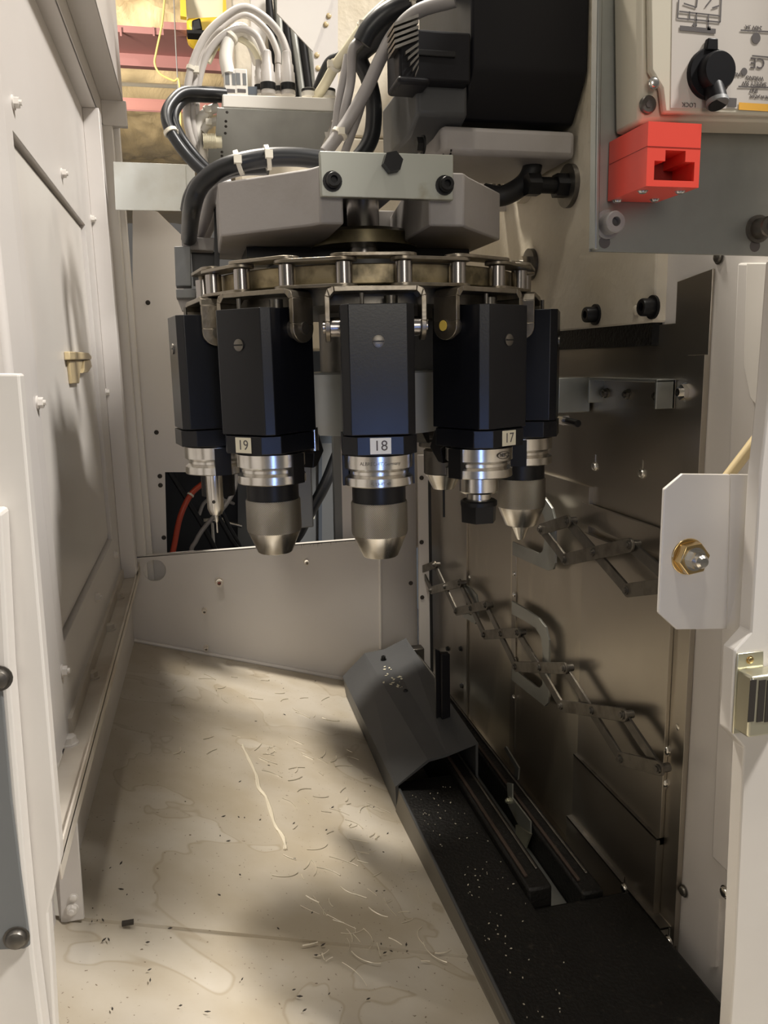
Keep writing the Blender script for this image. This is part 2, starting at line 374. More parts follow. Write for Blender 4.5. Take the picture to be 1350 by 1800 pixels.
B().prism([V((x0, YB-.0, a.z)), V((x1, YB, b_.z)), V((x1, YB+.012, b_.z)), V((x0, YB+.012, a.z))], (0, 0, -.002)).build('top_flange', 'white_gloss', wbo)
for (q, r, m) in [((385, 1022), .0068, 'spigot_red'), ((359, 1072), .0042, 'spigot'), ((362, 1137), .0042, 'spigot'), ((538, 987), .0044, 'spigot')]:
    p = on(*q, 'Y', YB); b = B(); b.lathe([(r*1.25, 0), (r*1.25, .002), (r, .002), (r, .016), (r*.55, .016), (r*.55, .006), (.0003, .006)], 16, p, (0, -1, 0)); b.build('spigot', m if r < .005 else 'spigot', wbo)
    if r > .005: fastener(wbo, p+V((0, -.006, 0)), (0, -1, 0), .0033, 'button', 'spigot_red', 'plug')
dr = B()
for i in range(22):
    px = random.uniform(470, 610); p = on(px, 962-(px-470)*.08, 'Y', YB-.0004); L_ = random.uniform(.002, .010); dr.prism([p, p+V((.0006, 0, 0)), p+V((.0004, 0, -L_))], (0, -.0003, 0))
dr.build('drips', 'debris', wbo, kind='stuff')
# upper back sheet with the opening into the next bay
YU = 1.56
def py_(pts, y): return [on(*q, 'Y', y) for q in pts]
ub = B().prism(py_([(233, 360), (277, 372), (319, 413), (335, 830), (290, 830), (294, 990), (233, 990)], YU), (0, .003, 0))
ub.prism(py_([(595, 640), (760, 640), (760, 960), (603, 975)], YU), (0, .003, 0))
ubo = struct(ub.build('wall_back_upper', 'white_paint', flat=True))
for q in [(260, 532), (275, 760), (281, 837), (282, 853), (288, 945)]: fastener(ubo, on(*q, 'Y', YU), (0, -1, 0), .0035, 'button', 'debris', 'screw')
struct(B().prism(py_([(583, 640), (597, 640), (604, 975), (590, 975)], YU), (0, .02, 0)).build('trim_8', 'grey_panel', bevel=.001))
# next bay: cabinet walls
struct(B().box((-.3, 2.15, -.9), (.6, 2.16, .15)).build('wall_bay_back', 'cabinet_blue'))
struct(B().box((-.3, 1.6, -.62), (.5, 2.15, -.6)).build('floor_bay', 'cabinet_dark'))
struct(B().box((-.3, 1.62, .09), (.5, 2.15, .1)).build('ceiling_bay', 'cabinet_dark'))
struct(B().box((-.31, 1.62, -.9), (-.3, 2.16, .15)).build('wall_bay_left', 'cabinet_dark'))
#@@MACHINE
# ------------------------------------------------------------------ right wall: painted frame and overlapping stainless sheets
wr = struct(B().box((XR+.004, .42, -.78), (XR+.008, 1.56, .62)).build('wall_right', 'white_paint'))  # unseen top edge raised to shade the lower left wall from the aisle lamp
def xp(pts, x): return [on(*q, 'X', x) for q in pts]
# painted outer panel with pressed groove
B().prism([V((XR+.001, .42, -.78)), V((XR+.001, .72, -.78)), V((XR+.001, .72, .02)), V((XR+.001, .715, .50)), V((XR+.001, .42, .50))], (.003, 0, 0)).build('painted_panel', 'white_paint', wr)
B().prism(xp([(1296, 462), (1420, 462), (1400, 1650), (1292, 1548), (1250, 1506)], XR-.003), (.004, 0, 0)).build('pressed_panel', 'white_paint', wr, bevel=.002)
B().prism(xp([(1312, 462), (1430, 462), (1430, 830), (1318, 700), (1306, 640)], XR-.005), (.002, 0, 0)).build('rounded_cover', 'white_gloss', wr, bevel=.0015)
B().prism(xp([(1254, 1580), (1264, 1580), (1258, 1700), (1248, 1700)], XR-.002), (.003, 0, 0)).build('pressed_rib', 'white_paint', wr)
Xs = XR-.002
def sheet(name, pts, x, m, label, t=None):
    t = t or max(.0025, Xs-x+.0005)
    o = B().prism(pts, (t, 0, 0)).build(name, m, bevel=.0003, flat=True); return tag(o, label, 'sheet')
def zy(y0, y1, z0, z1, x): return [V((x, y0, z0)), V((x, y1, z0)), V((x, y1, z1)), V((x, y0, z1))]
s0 = sheet('cover_sheet', [V((Xs, .64, -.76)), V((Xs, 1.54, -.76)), V((Xs, 1.54, .03)), V((Xs, .693, .03)), V((Xs, .693, .068)), V((Xs, .64, .074))], Xs, 'stainless', 'tall bare stainless wall sheet running behind the black rails up to the cream casting')
s1 = sheet('cover_sheet', zy(1.085, 1.30, -.63, -.14, Xs-.003), Xs-.003, 'stainless_stained', 'stained stainless cover sheet between the two screwed vertical strips')
s2 = sheet('cover_sheet', zy(.845, 1.083, -.625, -.15, Xs-.005), Xs-.005, 'stainless_stained', 'stained stainless cover sheet behind the large hook plate')
s3 = sheet('cover_sheet', zy(.666, .852, -.50, -.205, Xs-.008), Xs-.008, 'stainless', 'plain stainless cover sheet under the narrow ledge and behind the scissor links')
s4 = sheet('cover_sheet', zy(.666, .855, -.60, -.492, Xs-.0115), Xs-.0115, 'stainless', 'stainless cover sheet with a dark top edge, below the lowest scissor link')
s5 = sheet('cover_sheet', zy(.645, .86, -.72, -.58, Xs-.0165), Xs-.0165, 'stainless', 'lowest stainless cover sheet, behind the end of the black rails')
B().box((Xs-.0115, .666, -.494), (Xs-.001, .855, -.4915)).build('top_edge', 'dark_steel', s4)  # dark top edges stand in for the shadow gaps above the lapped sheets
B().box((Xs-.0165, .645, -.582), (Xs-.005, .86, -.5795)).build('top_edge', 'dark_steel', s5)
sv = sheet('edge_strip', zy(.64, .6655, -.60, -.0, Xs-.0035), Xs-.0035, 'stainless', 'upright stainless strip beside the painted panel')
lg = sheet('ledge_strip', [V((Xs-.006, .66, -.196)), V((Xs-.006, .86, -.196)), V((Xs-.006, .86, -.17)), V((Xs-.006, .66, -.17))], 0, 'stainless', 'narrow stainless ledge above the upper scissor links', .004)
for q in [(1046, 820), (1129, 832)]:
    p = on(*q, 'X', Xs); fastener(s0, p, (-1, 0, 0), .0045, 'button', 'steel', 'screw')
    B().box(p+V((-.0006, -.0008, .004)), p+V((0, .0008, .014))).build('slot', 'steel', s0)
for q, par, x in [((1196, 1277), s0, Xs), ((1098, 1562), s5, Xs-.0165), ((1176, 1655), s5, Xs-.0165), ((1172, 1318), sv, Xs-.0035), ((1168, 1375), sv, Xs-.0035)]:
    p = on(*q, 'X', x); fastener(par, p, (-1, 0, 0), .0052, 'button', 'steel', 'screw')
    B().box(p+V((-.0006, -.0008, .005)), p+V((0, .0008, .015))).build('slot', 'steel', par)
for q, m in [((1202, 1566), 'dark_steel'), ((1275, 1568), 'steel'), ((1264, 452), 'dark_steel')]:
    fastener(wr, on(*q, 'X', XR), (-1, 0, 0), .005, 'button', m, 'screw')
# vertical screwed strips
for px, y0, y1, lab, scr in [(818, 905, 1320, 'thin upright strip dividing the wall sheets behind the small hook plate', [(826, 1015), (820, 1300)]), (905, 955, 1330, 'thin upright strip of screws carrying the large hook plate', [(904, 1008), (904, 1045), (903, 1226), (906, 1160)])]:
    o = thing('screw_strip', lab, 'strip', on(px, y1, 'X', Xs-.006))
    top, bot = on(px, y0, 'X', Xs-.006), on(px, y1, 'X', Xs-.006)
    B().box((Xs-.007, top.y-.008, bot.z), (Xs-.003, top.y+.008, top.z)).build('strip', 'stainless', o, bevel=.0004)
    for q in scr: fastener(o, on(*q, 'X', Xs-.007), (-1, 0, 0), .0035, 'button', 'steel', 'screw')
o = thing('corner_post', 'pale upright edge post with small black screws at the back corner of the stainless wall', 'post', on(745, 1190, 'Y', 1.47))
B().prism([on(735, 800, 'Y', 1.48), on(752, 800, 'Y', 1.48), on(757, 1180, 'Y', 1.48), on(738, 1195, 'Y', 1.48)], (0, .006, 0)).build('post', 'white_paint', o)
B().prism([on(752, 800, 'Y', 1.479), on(757, 800, 'Y', 1.479), on(762, 1180, 'Y', 1.479), on(757, 1190, 'Y', 1.479)], (0, .006, 0)).build('gasket', 'rubber', o)
for q in [(741, 840), (741, 953), (742, 1050), (722, 1025)]: fastener(o, on(*q, 'Y', 1.48), (0, -1, 0), .0035, 'hex', 'debris', 'screw')

# hooks
def zpx(pts): return [(720+x/2.7, 860+y/2.7) for x, y in pts]
def hook(lab, outer, inner, x=Xs-.018):
    o = B().prism(xp(zpx(outer+inner[::-1]), x), (.003, 0, 0)).build('hook_plate', 'galvanised', bevel=.0004, flat=True)
    return tag(o, lab, 'hook', 'flat hook plates on the stainless wall')
hook('large flat hook plate behind the middle of the lower scissor links', [(485, 530), (560, 575), (612, 612), (645, 655), (660, 715), (660, 985), (655, 1015), (640, 1030), (484, 905)], [(484, 592), (545, 625), (595, 658), (622, 700), (630, 760), (630, 925), (618, 942), (600, 938), (486, 845)])
hook('flat hook plate above the large one, behind the chuck with projecting jaws', [(488, 30), (560, 10), (640, 40), (675, 90), (690, 150), (690, 350), (680, 380), (655, 386), (488, 312)], [(488, 80), (560, 60), (620, 90), (640, 140), (645, 200), (632, 288), (625, 300), (610, 304), (488, 248)])
hook('small flat hook plate behind the far end of the lower scissor links', [(248, 440), (290, 470), (315, 500), (322, 540), (322, 610), (310, 640), (250, 605)], [(250, 470), (285, 500), (300, 525), (302, 560), (300, 590), (292, 598), (250, 575)])

# scissor linkages
def link(b, p, q, x, wd, t=.003):
    p, q = on(*p, 'X', x), on(*q, 'X', x); d = (q-p).normalized(); s = V((1, 0, 0)).cross(d); pts = []
    for i in range(9): a = -pi/2+pi*i/8; pts.append(q+d*cos(a)*wd+s*sin(a)*wd)
    for i in range(9): a = pi/2+pi*i/8; pts.append(p+d*cos(a)*wd+s*sin(a)*wd)
    b.prism(pts, (t, 0, 0))
def scissor(lab, bars, diags, pivots, base):
    o = thing('scissor_linkage', lab, 'linkage', on(*base, 'X', Xs-.02))
    for p, q in diags: b = B(); link(b, p, q, Xs-.026, .0062); b.build('link_bar', 'dark_steel', o, bevel=.0004)
    for p, q in bars: b = B(); link(b, p, q, Xs-.0305, .0072); b.build('link_bar', 'link_steel', o, bevel=.0004)
    for p in pivots:
        c = on(*p, 'X', Xs-.0305); b = B(); b.cyl(c+V((.012, 0, 0)), c-V((.002, 0, 0)), .0045, n=14); b.cyl(c-V((.002, 0, 0)), c-V((.0035, 0, 0)), .003, n=12); b.build('pivot', 'dark_steel', o)
    return o
LB = [((740, 1001), (763, 993)), ((757, 1038), (807, 1025)), ((801, 1075), (853, 1064)), ((850, 1116), (909, 1112)), ((905, 1172), (991, 1175)), ((986, 1241), (1094, 1257)), ((1090, 1334), (1157, 1351))]
LD = [((740, 1001), (757, 1038)), ((763, 993), (801, 1075)), ((807, 1025), (850, 1116)), ((853, 1064), (905, 1172)), ((909, 1112), (986, 1241)), ((991, 1175), (1090, 1334)), ((1094, 1257), (1157, 1351))]
mid = lambda a, b: ((a[0]+b[0])/2, (a[1]+b[1])/2)
scissor('long dark scissor linkage stepping down the stainless wall past the large hook', LB, LD, [p for q in LB for p in q]+[mid(*q) for q in LB[1:6]], (1120, 1351))
UB = [((950, 930), (996, 916)), ((992, 984), (1105, 958)), ((1101, 1038), (1185, 1027))]
UD = [((950, 930), (992, 984)), ((996, 916), (1101, 1038)), ((1105, 958), (1185, 1027))]
scissor('short dark scissor linkage on the stainless wall behind the white plate with the brass nut', UB, UD, [p for q in UB for p in q]+[(1042, 971)], (1101, 1038))

# bracket bolted to the stainless wall
o = thing('wall_bracket', 'galvanised channel bracket bolted to the stainless wall under the cream casting', 'bracket', on(1120, 718, 'X', Xs))
pa, pb = on(1062, 664, 'X', Xs-.002), on(1182, 718, 'X', Xs-.002)
ya, yb_, za, zb = pa.y, pb.y, pa.z, pb.z
B().box((Xs-.002, yb_, zb), (Xs, ya+.16, za)).build('base_plate', 'stainless', o)
B().box((Xs-.02, yb_, za-.002), (Xs, ya, za+.001)).build('top_flange', 'galvanised', o, bevel=.0005)
B().box((Xs-.02, ya, zb), (Xs, ya+.003, za)).build('end_flange', 'galvanised', o, bevel=.0005)
B().box((Xs-.02, yb_, zb), (Xs, yb_+.003, za)).build('end_flange', 'galvanised', o, bevel=.0005)
for q in [(1066, 691), (1105, 693), (1158, 696)]: fastener(o, on(*q, 'X', Xs-.002), (-1, 0, 0), .0045, 'stud', 'dark_steel', 'nut')
fastener(o, on(1210, 689, 'X', Xs), (-1, 0, 0), .0075, 'stud', 'steel', 'nut')
p = on(988, 694, 'X', Xs-.03)
o = thing('proximity_block', 'small pale metal block with a black pin beside the pot nearest the stainless wall', 'sensor', p)
B().box(p+V((-.012, -.016, -.02)), p+V((.028, .016, .02))).build('block', 'galvanised', o, bevel=.001)
B().cyl(p+V((-.004, -.05, -.03)), p+V((-.004, .03, -.026)), .004).build('pin', 'black_oxide', o)
B().cyl(p+V((-.004, -.02, -.0285)), p+V((-.004, .0, -.0275)), .0062, n=6).build('lock_nut', 'steel', o)

# cream casting with its bolts
XC = XR-.012
o = thing('machine_column', 'rough cream painted machine casting with black bolts behind the tool magazine', 'casting', V((.3, 1.2, .03)))
cz = on(1165, 565, 'X', XC).z
B().prism([V((XC, .715, cz)), V((XC, 1.27, cz)), V((XC, 1.27, .56)), V((XC, .715, .56))], (.016, 0, 0)).build('side_face', 'casting_cream', o, bevel=.002)
B().box((XC+.002, .72, cz-.022), (XR+.002, 1.27, cz)).build('bottom_groove', 'black_gunk', o)
B().box((.085, 1.27, .02), (XR+.004, 1.40, .335)).build('front_face', 'casting_cream', o, bevel=.003)
B().box((.085, 1.275, .338), (XR+.004, 1.40, .70)).build('front_face', 'casting_cream', o, bevel=.003)
for q, r in [((1048, 553), .0085), ((1149, 540), .0085), ((967, 566), .0085)]: fastener(o, on(*q, 'X', XC), (-1, 0, 0), r, 'cap', 'black_oxide')
fastener(o, on(1120, 545, 'X', XC), (-1, 0, 0), .005, 'button', 'casting_cream', 'plug')
p = on(1003, 327, 'X', XC)
bb = B().cyl(p, p+V((-.006, 0, 0)), .024, n=28); bb.build('washer', 'dark_steel', o)
B().cyl(p+V((-.006, 0, 0)), p+V((-.02, 0, 0)), .014, n=6).cyl(p+V((-.02, 0, 0)), p+V((-.045, 0, 0)), .009, n=18).cyl(p+V((-.04, 0, 0)), p+V((-.055, 0, 0)), .013, n=6).build('bolt', 'black_oxide', o)
p = on(935, 465, 'X', XC)
B().cyl(p, p+V((-.006, 0, 0)), .02, n=28).build('washer', 'dark_steel', o)
B().cyl(p+V((-.006, 0, 0)), p+V((-.016, 0, 0)), .011, n=6).cyl(p+V((-.016, 0, 0)), p+V((-.03, 0, 0)), .0055, n=16).build('bolt', 'steel', o)
p = on(925, 300, 'X', XC)
B().cyl(p+V((.0, 0, 0)), p+V((-.012, 0, 0)), .04, n=36).build('boss', 'casting_cream', o)
pb = on(860, 310, 'Y', 1.1)
B().box(pb+V((-.016, 0, -.045)), pb+V((.03, .008, .045))).build('lug', 'white_gloss', o, bevel=.001)
for q in [(858, 284), (873, 330)]: fastener(o, on(*q, 'Y', 1.1), (0, -1, 0), .006, 'cap', 'dark_steel')

# ------------------------------------------------------------------ hood, tray and rails at the foot of the wall
NE, FE = fl(697, 1426).y, fl(608, 1222).y
near = [on(697, 1426, 'Y', NE), on(695, 1383, 'Y', NE), on(752, 1335, 'Y', NE), on(786, 1326, 'Y', NE)]; near += [V((.345, NE, -.513)), V((.345, NE, -.60))]
far = [on(608, 1222, 'Y', FE), on(602, 1189, 'Y', FE), on(641, 1148, 'Y', FE), on(676, 1141, 'Y', FE)]; far += [V((.362, FE, -.520)), V((.362, FE, -.625))]
for q in (near, far):
    for p in q[:1]: p.z = fz(p.x, p.y)+.0015
hd = thing('chip_hood', 'dark grey faceted sheet metal hood along the floor beside the rails', 'hood', (near[0]+far[0])/2)
n = len(near)
def inset(poly, t=.003):
    c = sum(poly, V((0, 0, 0)))/len(poly); out = []
    for p in poly:
        q = p.copy(); d = V((c.x-p.x, 0, c.z-p.z)); q += d.normalized()*t*1.4; out.append(q)
    return out
nin, fin = inset(near), inset(far)
hb = B(); vv = near+far+nin+fin; fc = []
for i in range(n):
    k = (i+1) % n
    if i == n-1: continue                      # open underneath
    fc += [[i, k, n+k, n+i], [2*n+k, 2*n+i, 3*n+i, 3*n+k], [k, i, 2*n+i, 2*n+k]]
fc += [list(range(n, 2*n))]
hb.add(vv, fc).build('hood', 'hood_paint', hd, flat=True)
for q in [(674, 1160), (713, 1220)]:
    d = ray(*q); p = d*(near[2].lerp(far[2], .7).z/d.z); p.z += .001
    fastener(hd, p, (0, 0, 1), .004, 'cap', 'black_oxide', 'screw')
fk = B()
for i in range(26):
    t = random.uniform(.55, .8); e = random.gauss(.6, .25); a = near[2].lerp(far[2], t); b2 = near[3].lerp(far[3], t); p = a.lerp(b2, min(max(e, .05), .95))+V((0, 0, .0006)); s = random.uniform(.001, .004)
    an = random.random()*3; dx = V((cos(an), sin(an), 0)); dy = V((-sin(an), cos(an), 0)); fk.prism([p-dx*s, p+dy*s*.5, p+dx*s, p-dy*s*.6], (0, 0, .0006))
fk.build('paint_flakes', 'label_cream', hd, kind='stuff')
tz = -.566
ty = tag(B().prism([V((.2335, .30, tz)), V((.2335, NE+.02, tz)), V((.3115, NE+.02, tz)), V((.3115, .30, tz))], (0, 0, -.003)).prism([V((.2285, .30, -.62)), V((.2285, NE, -.62)), V((.2335, NE, tz)), V((.2335, .30, tz))], (.002, 0, 0)).build('chip_tray', 'black_gunk', flat=True), 'long flat black tray speckled with chips in front of the grey hood', 'tray')
sk = B().prism([V((.2265, .30, -.578)), V((.2275, NE, -.597)), V((.232, NE, tz+.001)), V((.232, .30, tz+.001))], (.0015, 0, 0)).build('side_skirt', 'skirt_paint', ty, flat=True)
B().tube([V((.2335, .30, tz+.0015)), V((.2335, NE, tz+.0015))], .0018, 8).build('folded_edge', 'hood_paint', ty)
ch = B()
for i in range(90):
    p = V((random.uniform(.245, .308), random.uniform(.55, NE), tz+.001)); s = random.uniform(.0004, .0013); an = random.random()*6
    dx = V((cos(an), sin(an), .2)); dy = V((-sin(an), cos(an), 0)); ch.prism([p-dx*s, p+dy*s*.6, p+dx*s, p-dy*s*.5], (0, 0, .0008))
ch.build('chips', 'shaving', ty, kind='stuff')
def rail(lab, x0, x1, z0, z1, y0, y1, m='black_gunk'):
    o = thing('guide_rail', lab, 'rail', V(((x0+x1)/2, (y0+y1)/2, z0)))
    B().box((x0, y0, z0), (x1, y1, z1)).build('rail', m, o, bevel=.003)
    B().box((x0+.004, y0+.02, z1), (x0+.008, y1, z1+.003)).build('ridge', 'ridge_rust', o, bevel=.0008)
    B().box((x1-.007, y0+.03, z1), (x1-.004, y1, z1+.002)).build('ridge', 'dark_steel', o, bevel=.0008)
    return o
rail('greasy black guide rail edging the black tray', .312, .340, -.66, -.556, .706, 1.36)
rail('greasy black guide rail against the foot of the stainless wall', .374, .400, -.68, -.571, .704, 1.44)
tag(B().box((.3405, .66, -.665), (.3735, 1.44, -.605)).build('channel_strip', 'galvanised', bevel=.002), 'pale metal strip lying between the two black guide rails', 'strip')
tag(B().prism([V((.4105, .865, -.645)), V((.4105, .865, -.606)), V((.4105, 1.48, -.606)), V((.4105, 1.48, -.645))], (.0015, 0, 0)).prism([V((.4105, .865, -.607)), V((.4165, .865, -.607)), V((.4165, 1.48, -.607)), V((.4105, 1.48, -.607))], (0, 0, -.0015)).build('foot_angle', 'galvanised', flat=True), 'thin metal angle along the foot of the stainless wall', 'angle')
tag(B().box((.4005, .704, -.69), (.4105, 1.46, -.648)).box((.4105, .704, -.69), (.4305, .862, -.64)).build('rail_bed', 'black_gunk'), 'black greasy bed under the wall side guide rail', 'rail bed')
bx = thing('end_cover', 'black sheet metal cover box at the near end of the rails', 'cover', V((.37, .65, -.68)))
B().box((.300, .45, -.70), (.43, .7035, -.575)).build('cover', 'black_gunk', bx, bevel=.006)
B().box((.2985, .45, -.70), (.2998, .698, -.582)).build('side_sheet', 'hood_paint', bx)
o = thing('upright_channel', 'upright black channel standing behind the grey hood', 'channel', V((.345, 1.1, -.6)))
B().prism(py_([(765, 1141), (776, 1147), (778, 1312), (768, 1300)], 1.06), (0, .004, 0)).build('web', 'black_paint', o)
B().prism(py_([(776, 1150), (791, 1150), (792, 1310), (778, 1318)], 1.05), (0, .012, 0)).build('flange', 'black_paint', o, bevel=.001)
o = thing('rail_clip', 'bent galvanised clip with a screw gripping the rails', 'clip', on(905, 1400, 'X', .3615))
B().prism(xp([(886, 1316), (889, 1312), (912, 1350), (910, 1370), (897, 1380), (890, 1372), (903, 1362), (905, 1350)], .409), (.002, 0, 0)).build('upper_arm', 'galvanised', o, flat=True)
B().prism(xp([(891, 1376), (900, 1378), (900, 1402), (932, 1444), (932, 1468), (912, 1452), (893, 1415)], .3705), (.002, 0, 0)).build('plate', 'galvanised_oily', o, flat=True)
B().prism(xp([(906, 1450), (932, 1466), (922, 1492), (907, 1480)], .367), (.003, 0, 0)).build('foot', 'zinc_yellow', o, flat=True)
fastener(o, on(896, 1407, 'X', .3705), (-1, 0, 0), .004, 'stud', 'zinc_yellow', 'screw')
o = thing('rail_end_plate', 'small screwed plate at the far end of the rails under the first scissor bar', 'plate', on(790, 1180, 'X', Xs-.004))
B().prism(xp([(760, 1142), (822, 1132), (822, 1215), (795, 1210)], Xs-.004), (.0035, 0, 0)).build('plate', 'stainless', o, flat=True)
for q in [(788, 1140), (811, 1140), (813, 1205)]: fastener(o, on(*q, 'X', Xs-.004), (-1, 0, 0), .004, 'hex', 'black_oxide', 'screw')
B().box((.385, 1.445, -.64), (.41, 1.47, -.56)).build('block', 'dark_steel', o, bevel=.002)
#@@MAG
# ------------------------------------------------------------------ tool magazine
MC = V((.1824, .861, 0)); RM = .168; PH, PT = 4.0, 35.5
FW = V((sin(YAW), cos(YAW), 0)); RT = V((cos(YAW), -sin(YAW), 0))
def arc(th, r=RM, z=0):
    t = radians(th)
    return MC+RT*(r*sin(t))-FW*(r*cos(t))+V((0, 0, z))
mg = thing('tool_magazine', 'tool magazine with grey cast housing, pale bolted front plate and roller chain', 'tool magazine', MC)
def pl(pts, z): return [V((x, y, z)) for x, y in pts]
hs = B()
hs.prism(pl([(.032, .80), (.1065, .735), (.1155, .722), (.136, .722), (.136, .80), (.12, 1.0), (.034, .97)], .119), (0, 0, .048))
hs.prism(pl([(.312, .80), (.256, .735), (.247, .722), (.214, .722), (.214, .80), (.24, 1.0), (.312, .97)], .119), (0, 0, .046))
hs.prism(pl([(.06, .95), (.30, .95), (.28, 1.08), (.08, 1.08)], .115), (0, 0, .058))
ho = hs.build('housing', 'casting_grey', mg, bevel=.002)
B().box((.1362, .735, .168), (.2138, .95, .176)).build('top_bridge', 'casting_grey', mg)
B().prism(pl([(.06, .86), (.30, .86), (.30, .95), (.06, .95)], .108), (0, 0, .01)).build('under_plate', 'black_oxide', mg)
fpz = [on(562, 265, 'Y', .712), on(797, 272, 'Y', .712), on(797, 352, 'Y', .712), on(565, 345, 'Y', .712)]
fpl = B().prism(fpz, (0, .0085, 0)).build('front_plate', 'galvanised_oily', mg, bevel=.0008)
for q in [(584, 319), (781, 326)]: fastener(fpl, on(*q, 'Y', .712), (0, -1, 0), .0062, 'cap', 'black_oxide')
p = on(687, 288, 'Y', .712); B().cyl(p, p+V((0, -.01, 0)), .0088, n=6, ph=.2).build('bolt', 'black_oxide', fpl)
B().cyl(MC+V((0, 0, .09)), MC+V((0, 0, .185)), .0172, n=28).build('shaft', 'roller_steel', mg)
B().lathe([(.056, 0), (.056, .012), (.05, .016), (.0175, .016)], 40, MC+V((0, 0, .117))).build('bearing_cap', 'brass_dark', mg)
B().box((.1372, .915, .10), (.2128, .949, .167)).build('hollow_shade_block', 'black_oxide', mg)  # black block added to darken the shaded hollow between the lugs
B().lathe([(.10, .086), (.10, .098), (.056, .104)], 48, MC).build('sprocket_hub', 'black_oxide', mg)
teeth = B()
for i in range(64):
    th = 360*i/64
teeth.lathe([(RM-.010, .067), (RM-.009, .068), (RM-.009, .0835), (RM-.010, .0845), (.05, .0845)], 60, MC); teeth.build('sprocket', 'brass_dirty', mg)
B().lathe([(.06, .050), (RM-.014, .050), (RM-.014, .066), (.06, .066)], 60, MC).build('sprocket_disc', 'dark_steel', mg)
B().lathe([(.082, -.073), (.082, -.012), (.08, -.010), (.0003, -.010)], 48, MC).build('hub_drum', 'galvanised_light', mg)
B().lathe([(.05, -.010), (.05, .05)], 32, MC).build('hub_neck', 'dark_steel', mg)
B().box(MC+V((-.09, .1, -.20)), MC+V((-.05, .14, .12))).build('stand_leg', 'grey_panel', mg, bevel=.002)
RTH = [PH-8.875+17.75*i for i in range(-4, 10)]
ro = None
def stadium(a, b, w, z, t):
    d = (b-a).normalized(); s = V((0, 0, 1)).cross(d); pts = []
    for i in range(9): q = -pi/2+pi*i/8; pts.append(b+d*cos(q)*w+s*sin(q)*w+V((0, 0, z)))
    for i in range(9): q = pi/2+pi*i/8; pts.append(a+d*cos(q)*w+s*sin(q)*w+V((0, 0, z)))
    return B().prism(pts, (0, 0, t))
for i, th in enumerate(RTH):
    c = arc(th)
    r_ = B().cyl(c+V((0, 0, .0665)), c+V((0, 0, .0845)), .0076, n=24).build('chain_roller', 'roller_steel', mg)
    B().cyl(c+V((0, 0, .0845)), c+V((0, 0, .0925)), .0042, n=14).build('pin', 'steel_worn', r_)
    if i+1 < len(RTH):
        b2 = arc(RTH[i+1]); br = i % 2 == 0
        stadium(c, b2, .0115, .0885 if br else .0855, .003).build('chain_link', 'steel_worn', mg, bevel=.0005)
        if not br: stadium(c, b2, .0115, .0635, .003).build('chain_link', 'steel_worn', mg, bevel=.0005)
# hanging brackets, one for each pot
def bracket():
    b = B(); w_, t, zt, zl, d = .0435, .0045, .0635, .034, .0145
    prof = [(-w_, zl), (-w_, zt-.008), (-w_+.0023, zt-.0023), (-w_+.008, zt), (w_-.008, zt), (w_-.0023, zt-.0023), (w_, zt-.008), (w_, zl),
            (w_-t, zl), (w_-t, zt-.009), (w_-t-.004, zt-t), (-w_+t+.004, zt-t), (-w_+t, zt-.009), (-w_+t, zl)]
    # front and back outlines meshed as quads between outer and inner profile
    out = prof[:8]; inn = [prof[13], prof[12], prof[12], prof[11], prof[10], prof[9], prof[9], prof[8]]
    for k in range(7):
        q = [out[k], out[k+1], inn[k+1], inn[k]]
        if q[2] == q[3]: q = q[:3]
        b.prism([V((x, -d, z)) for x, z in q], (0, 2*d, 0))
    for s in (-1, 1):
        pts = [V((s*w_, -d, zl))]+[V((s*w_, -d*cos(pi*i/12), zl-.004-d*sin(pi*i/12)*.85)) for i in range(13)]+[V((s*w_, d, zl))]
        b.prism(pts, (-s*t, 0, 0))
    return b
ZR = .0
def at_pot(name, k, lab, cat, group=None):
    p = arc(PH+PT*k); return thing(name, lab, cat, p, rz=radians(PH+PT*k)-YAW, group=group)
def octa(hx, y0, y1, ch, z0, z1): return B().prism([V(q+(z0,)) for q in [(-hx+ch, y0), (hx-ch, y0), (hx, y0+ch), (hx, y1-ch), (hx-ch, y1), (-hx+ch, y1), (-hx, y1-ch), (-hx, y0+ch)]], (0, 0, z1-z0))
pin_m = {-2: 'black_oxide', -1: 'black_oxide', 0: 'black_oxide', 1: 'pin_yellow', 2: 'pin_yellow', 3: 'black_oxide', 4: 'black_oxide'}
LBL = {-2: 'black tool pot holding the slim probe', -1: 'black tool pot with a cream label, hung between the probe pot and the white-labelled pot', 0: 'black tool pot with the bright white number label',
       1: 'black tool pot with a cream label, holding the hex nut collet chuck', 2: 'black tool pot without a label beside the stainless wall', 3: 'empty black tool pot behind the one holding the collet chuck', 4: 'black tool pot with the small drill on the far side of the magazine'}
potsrc = {}
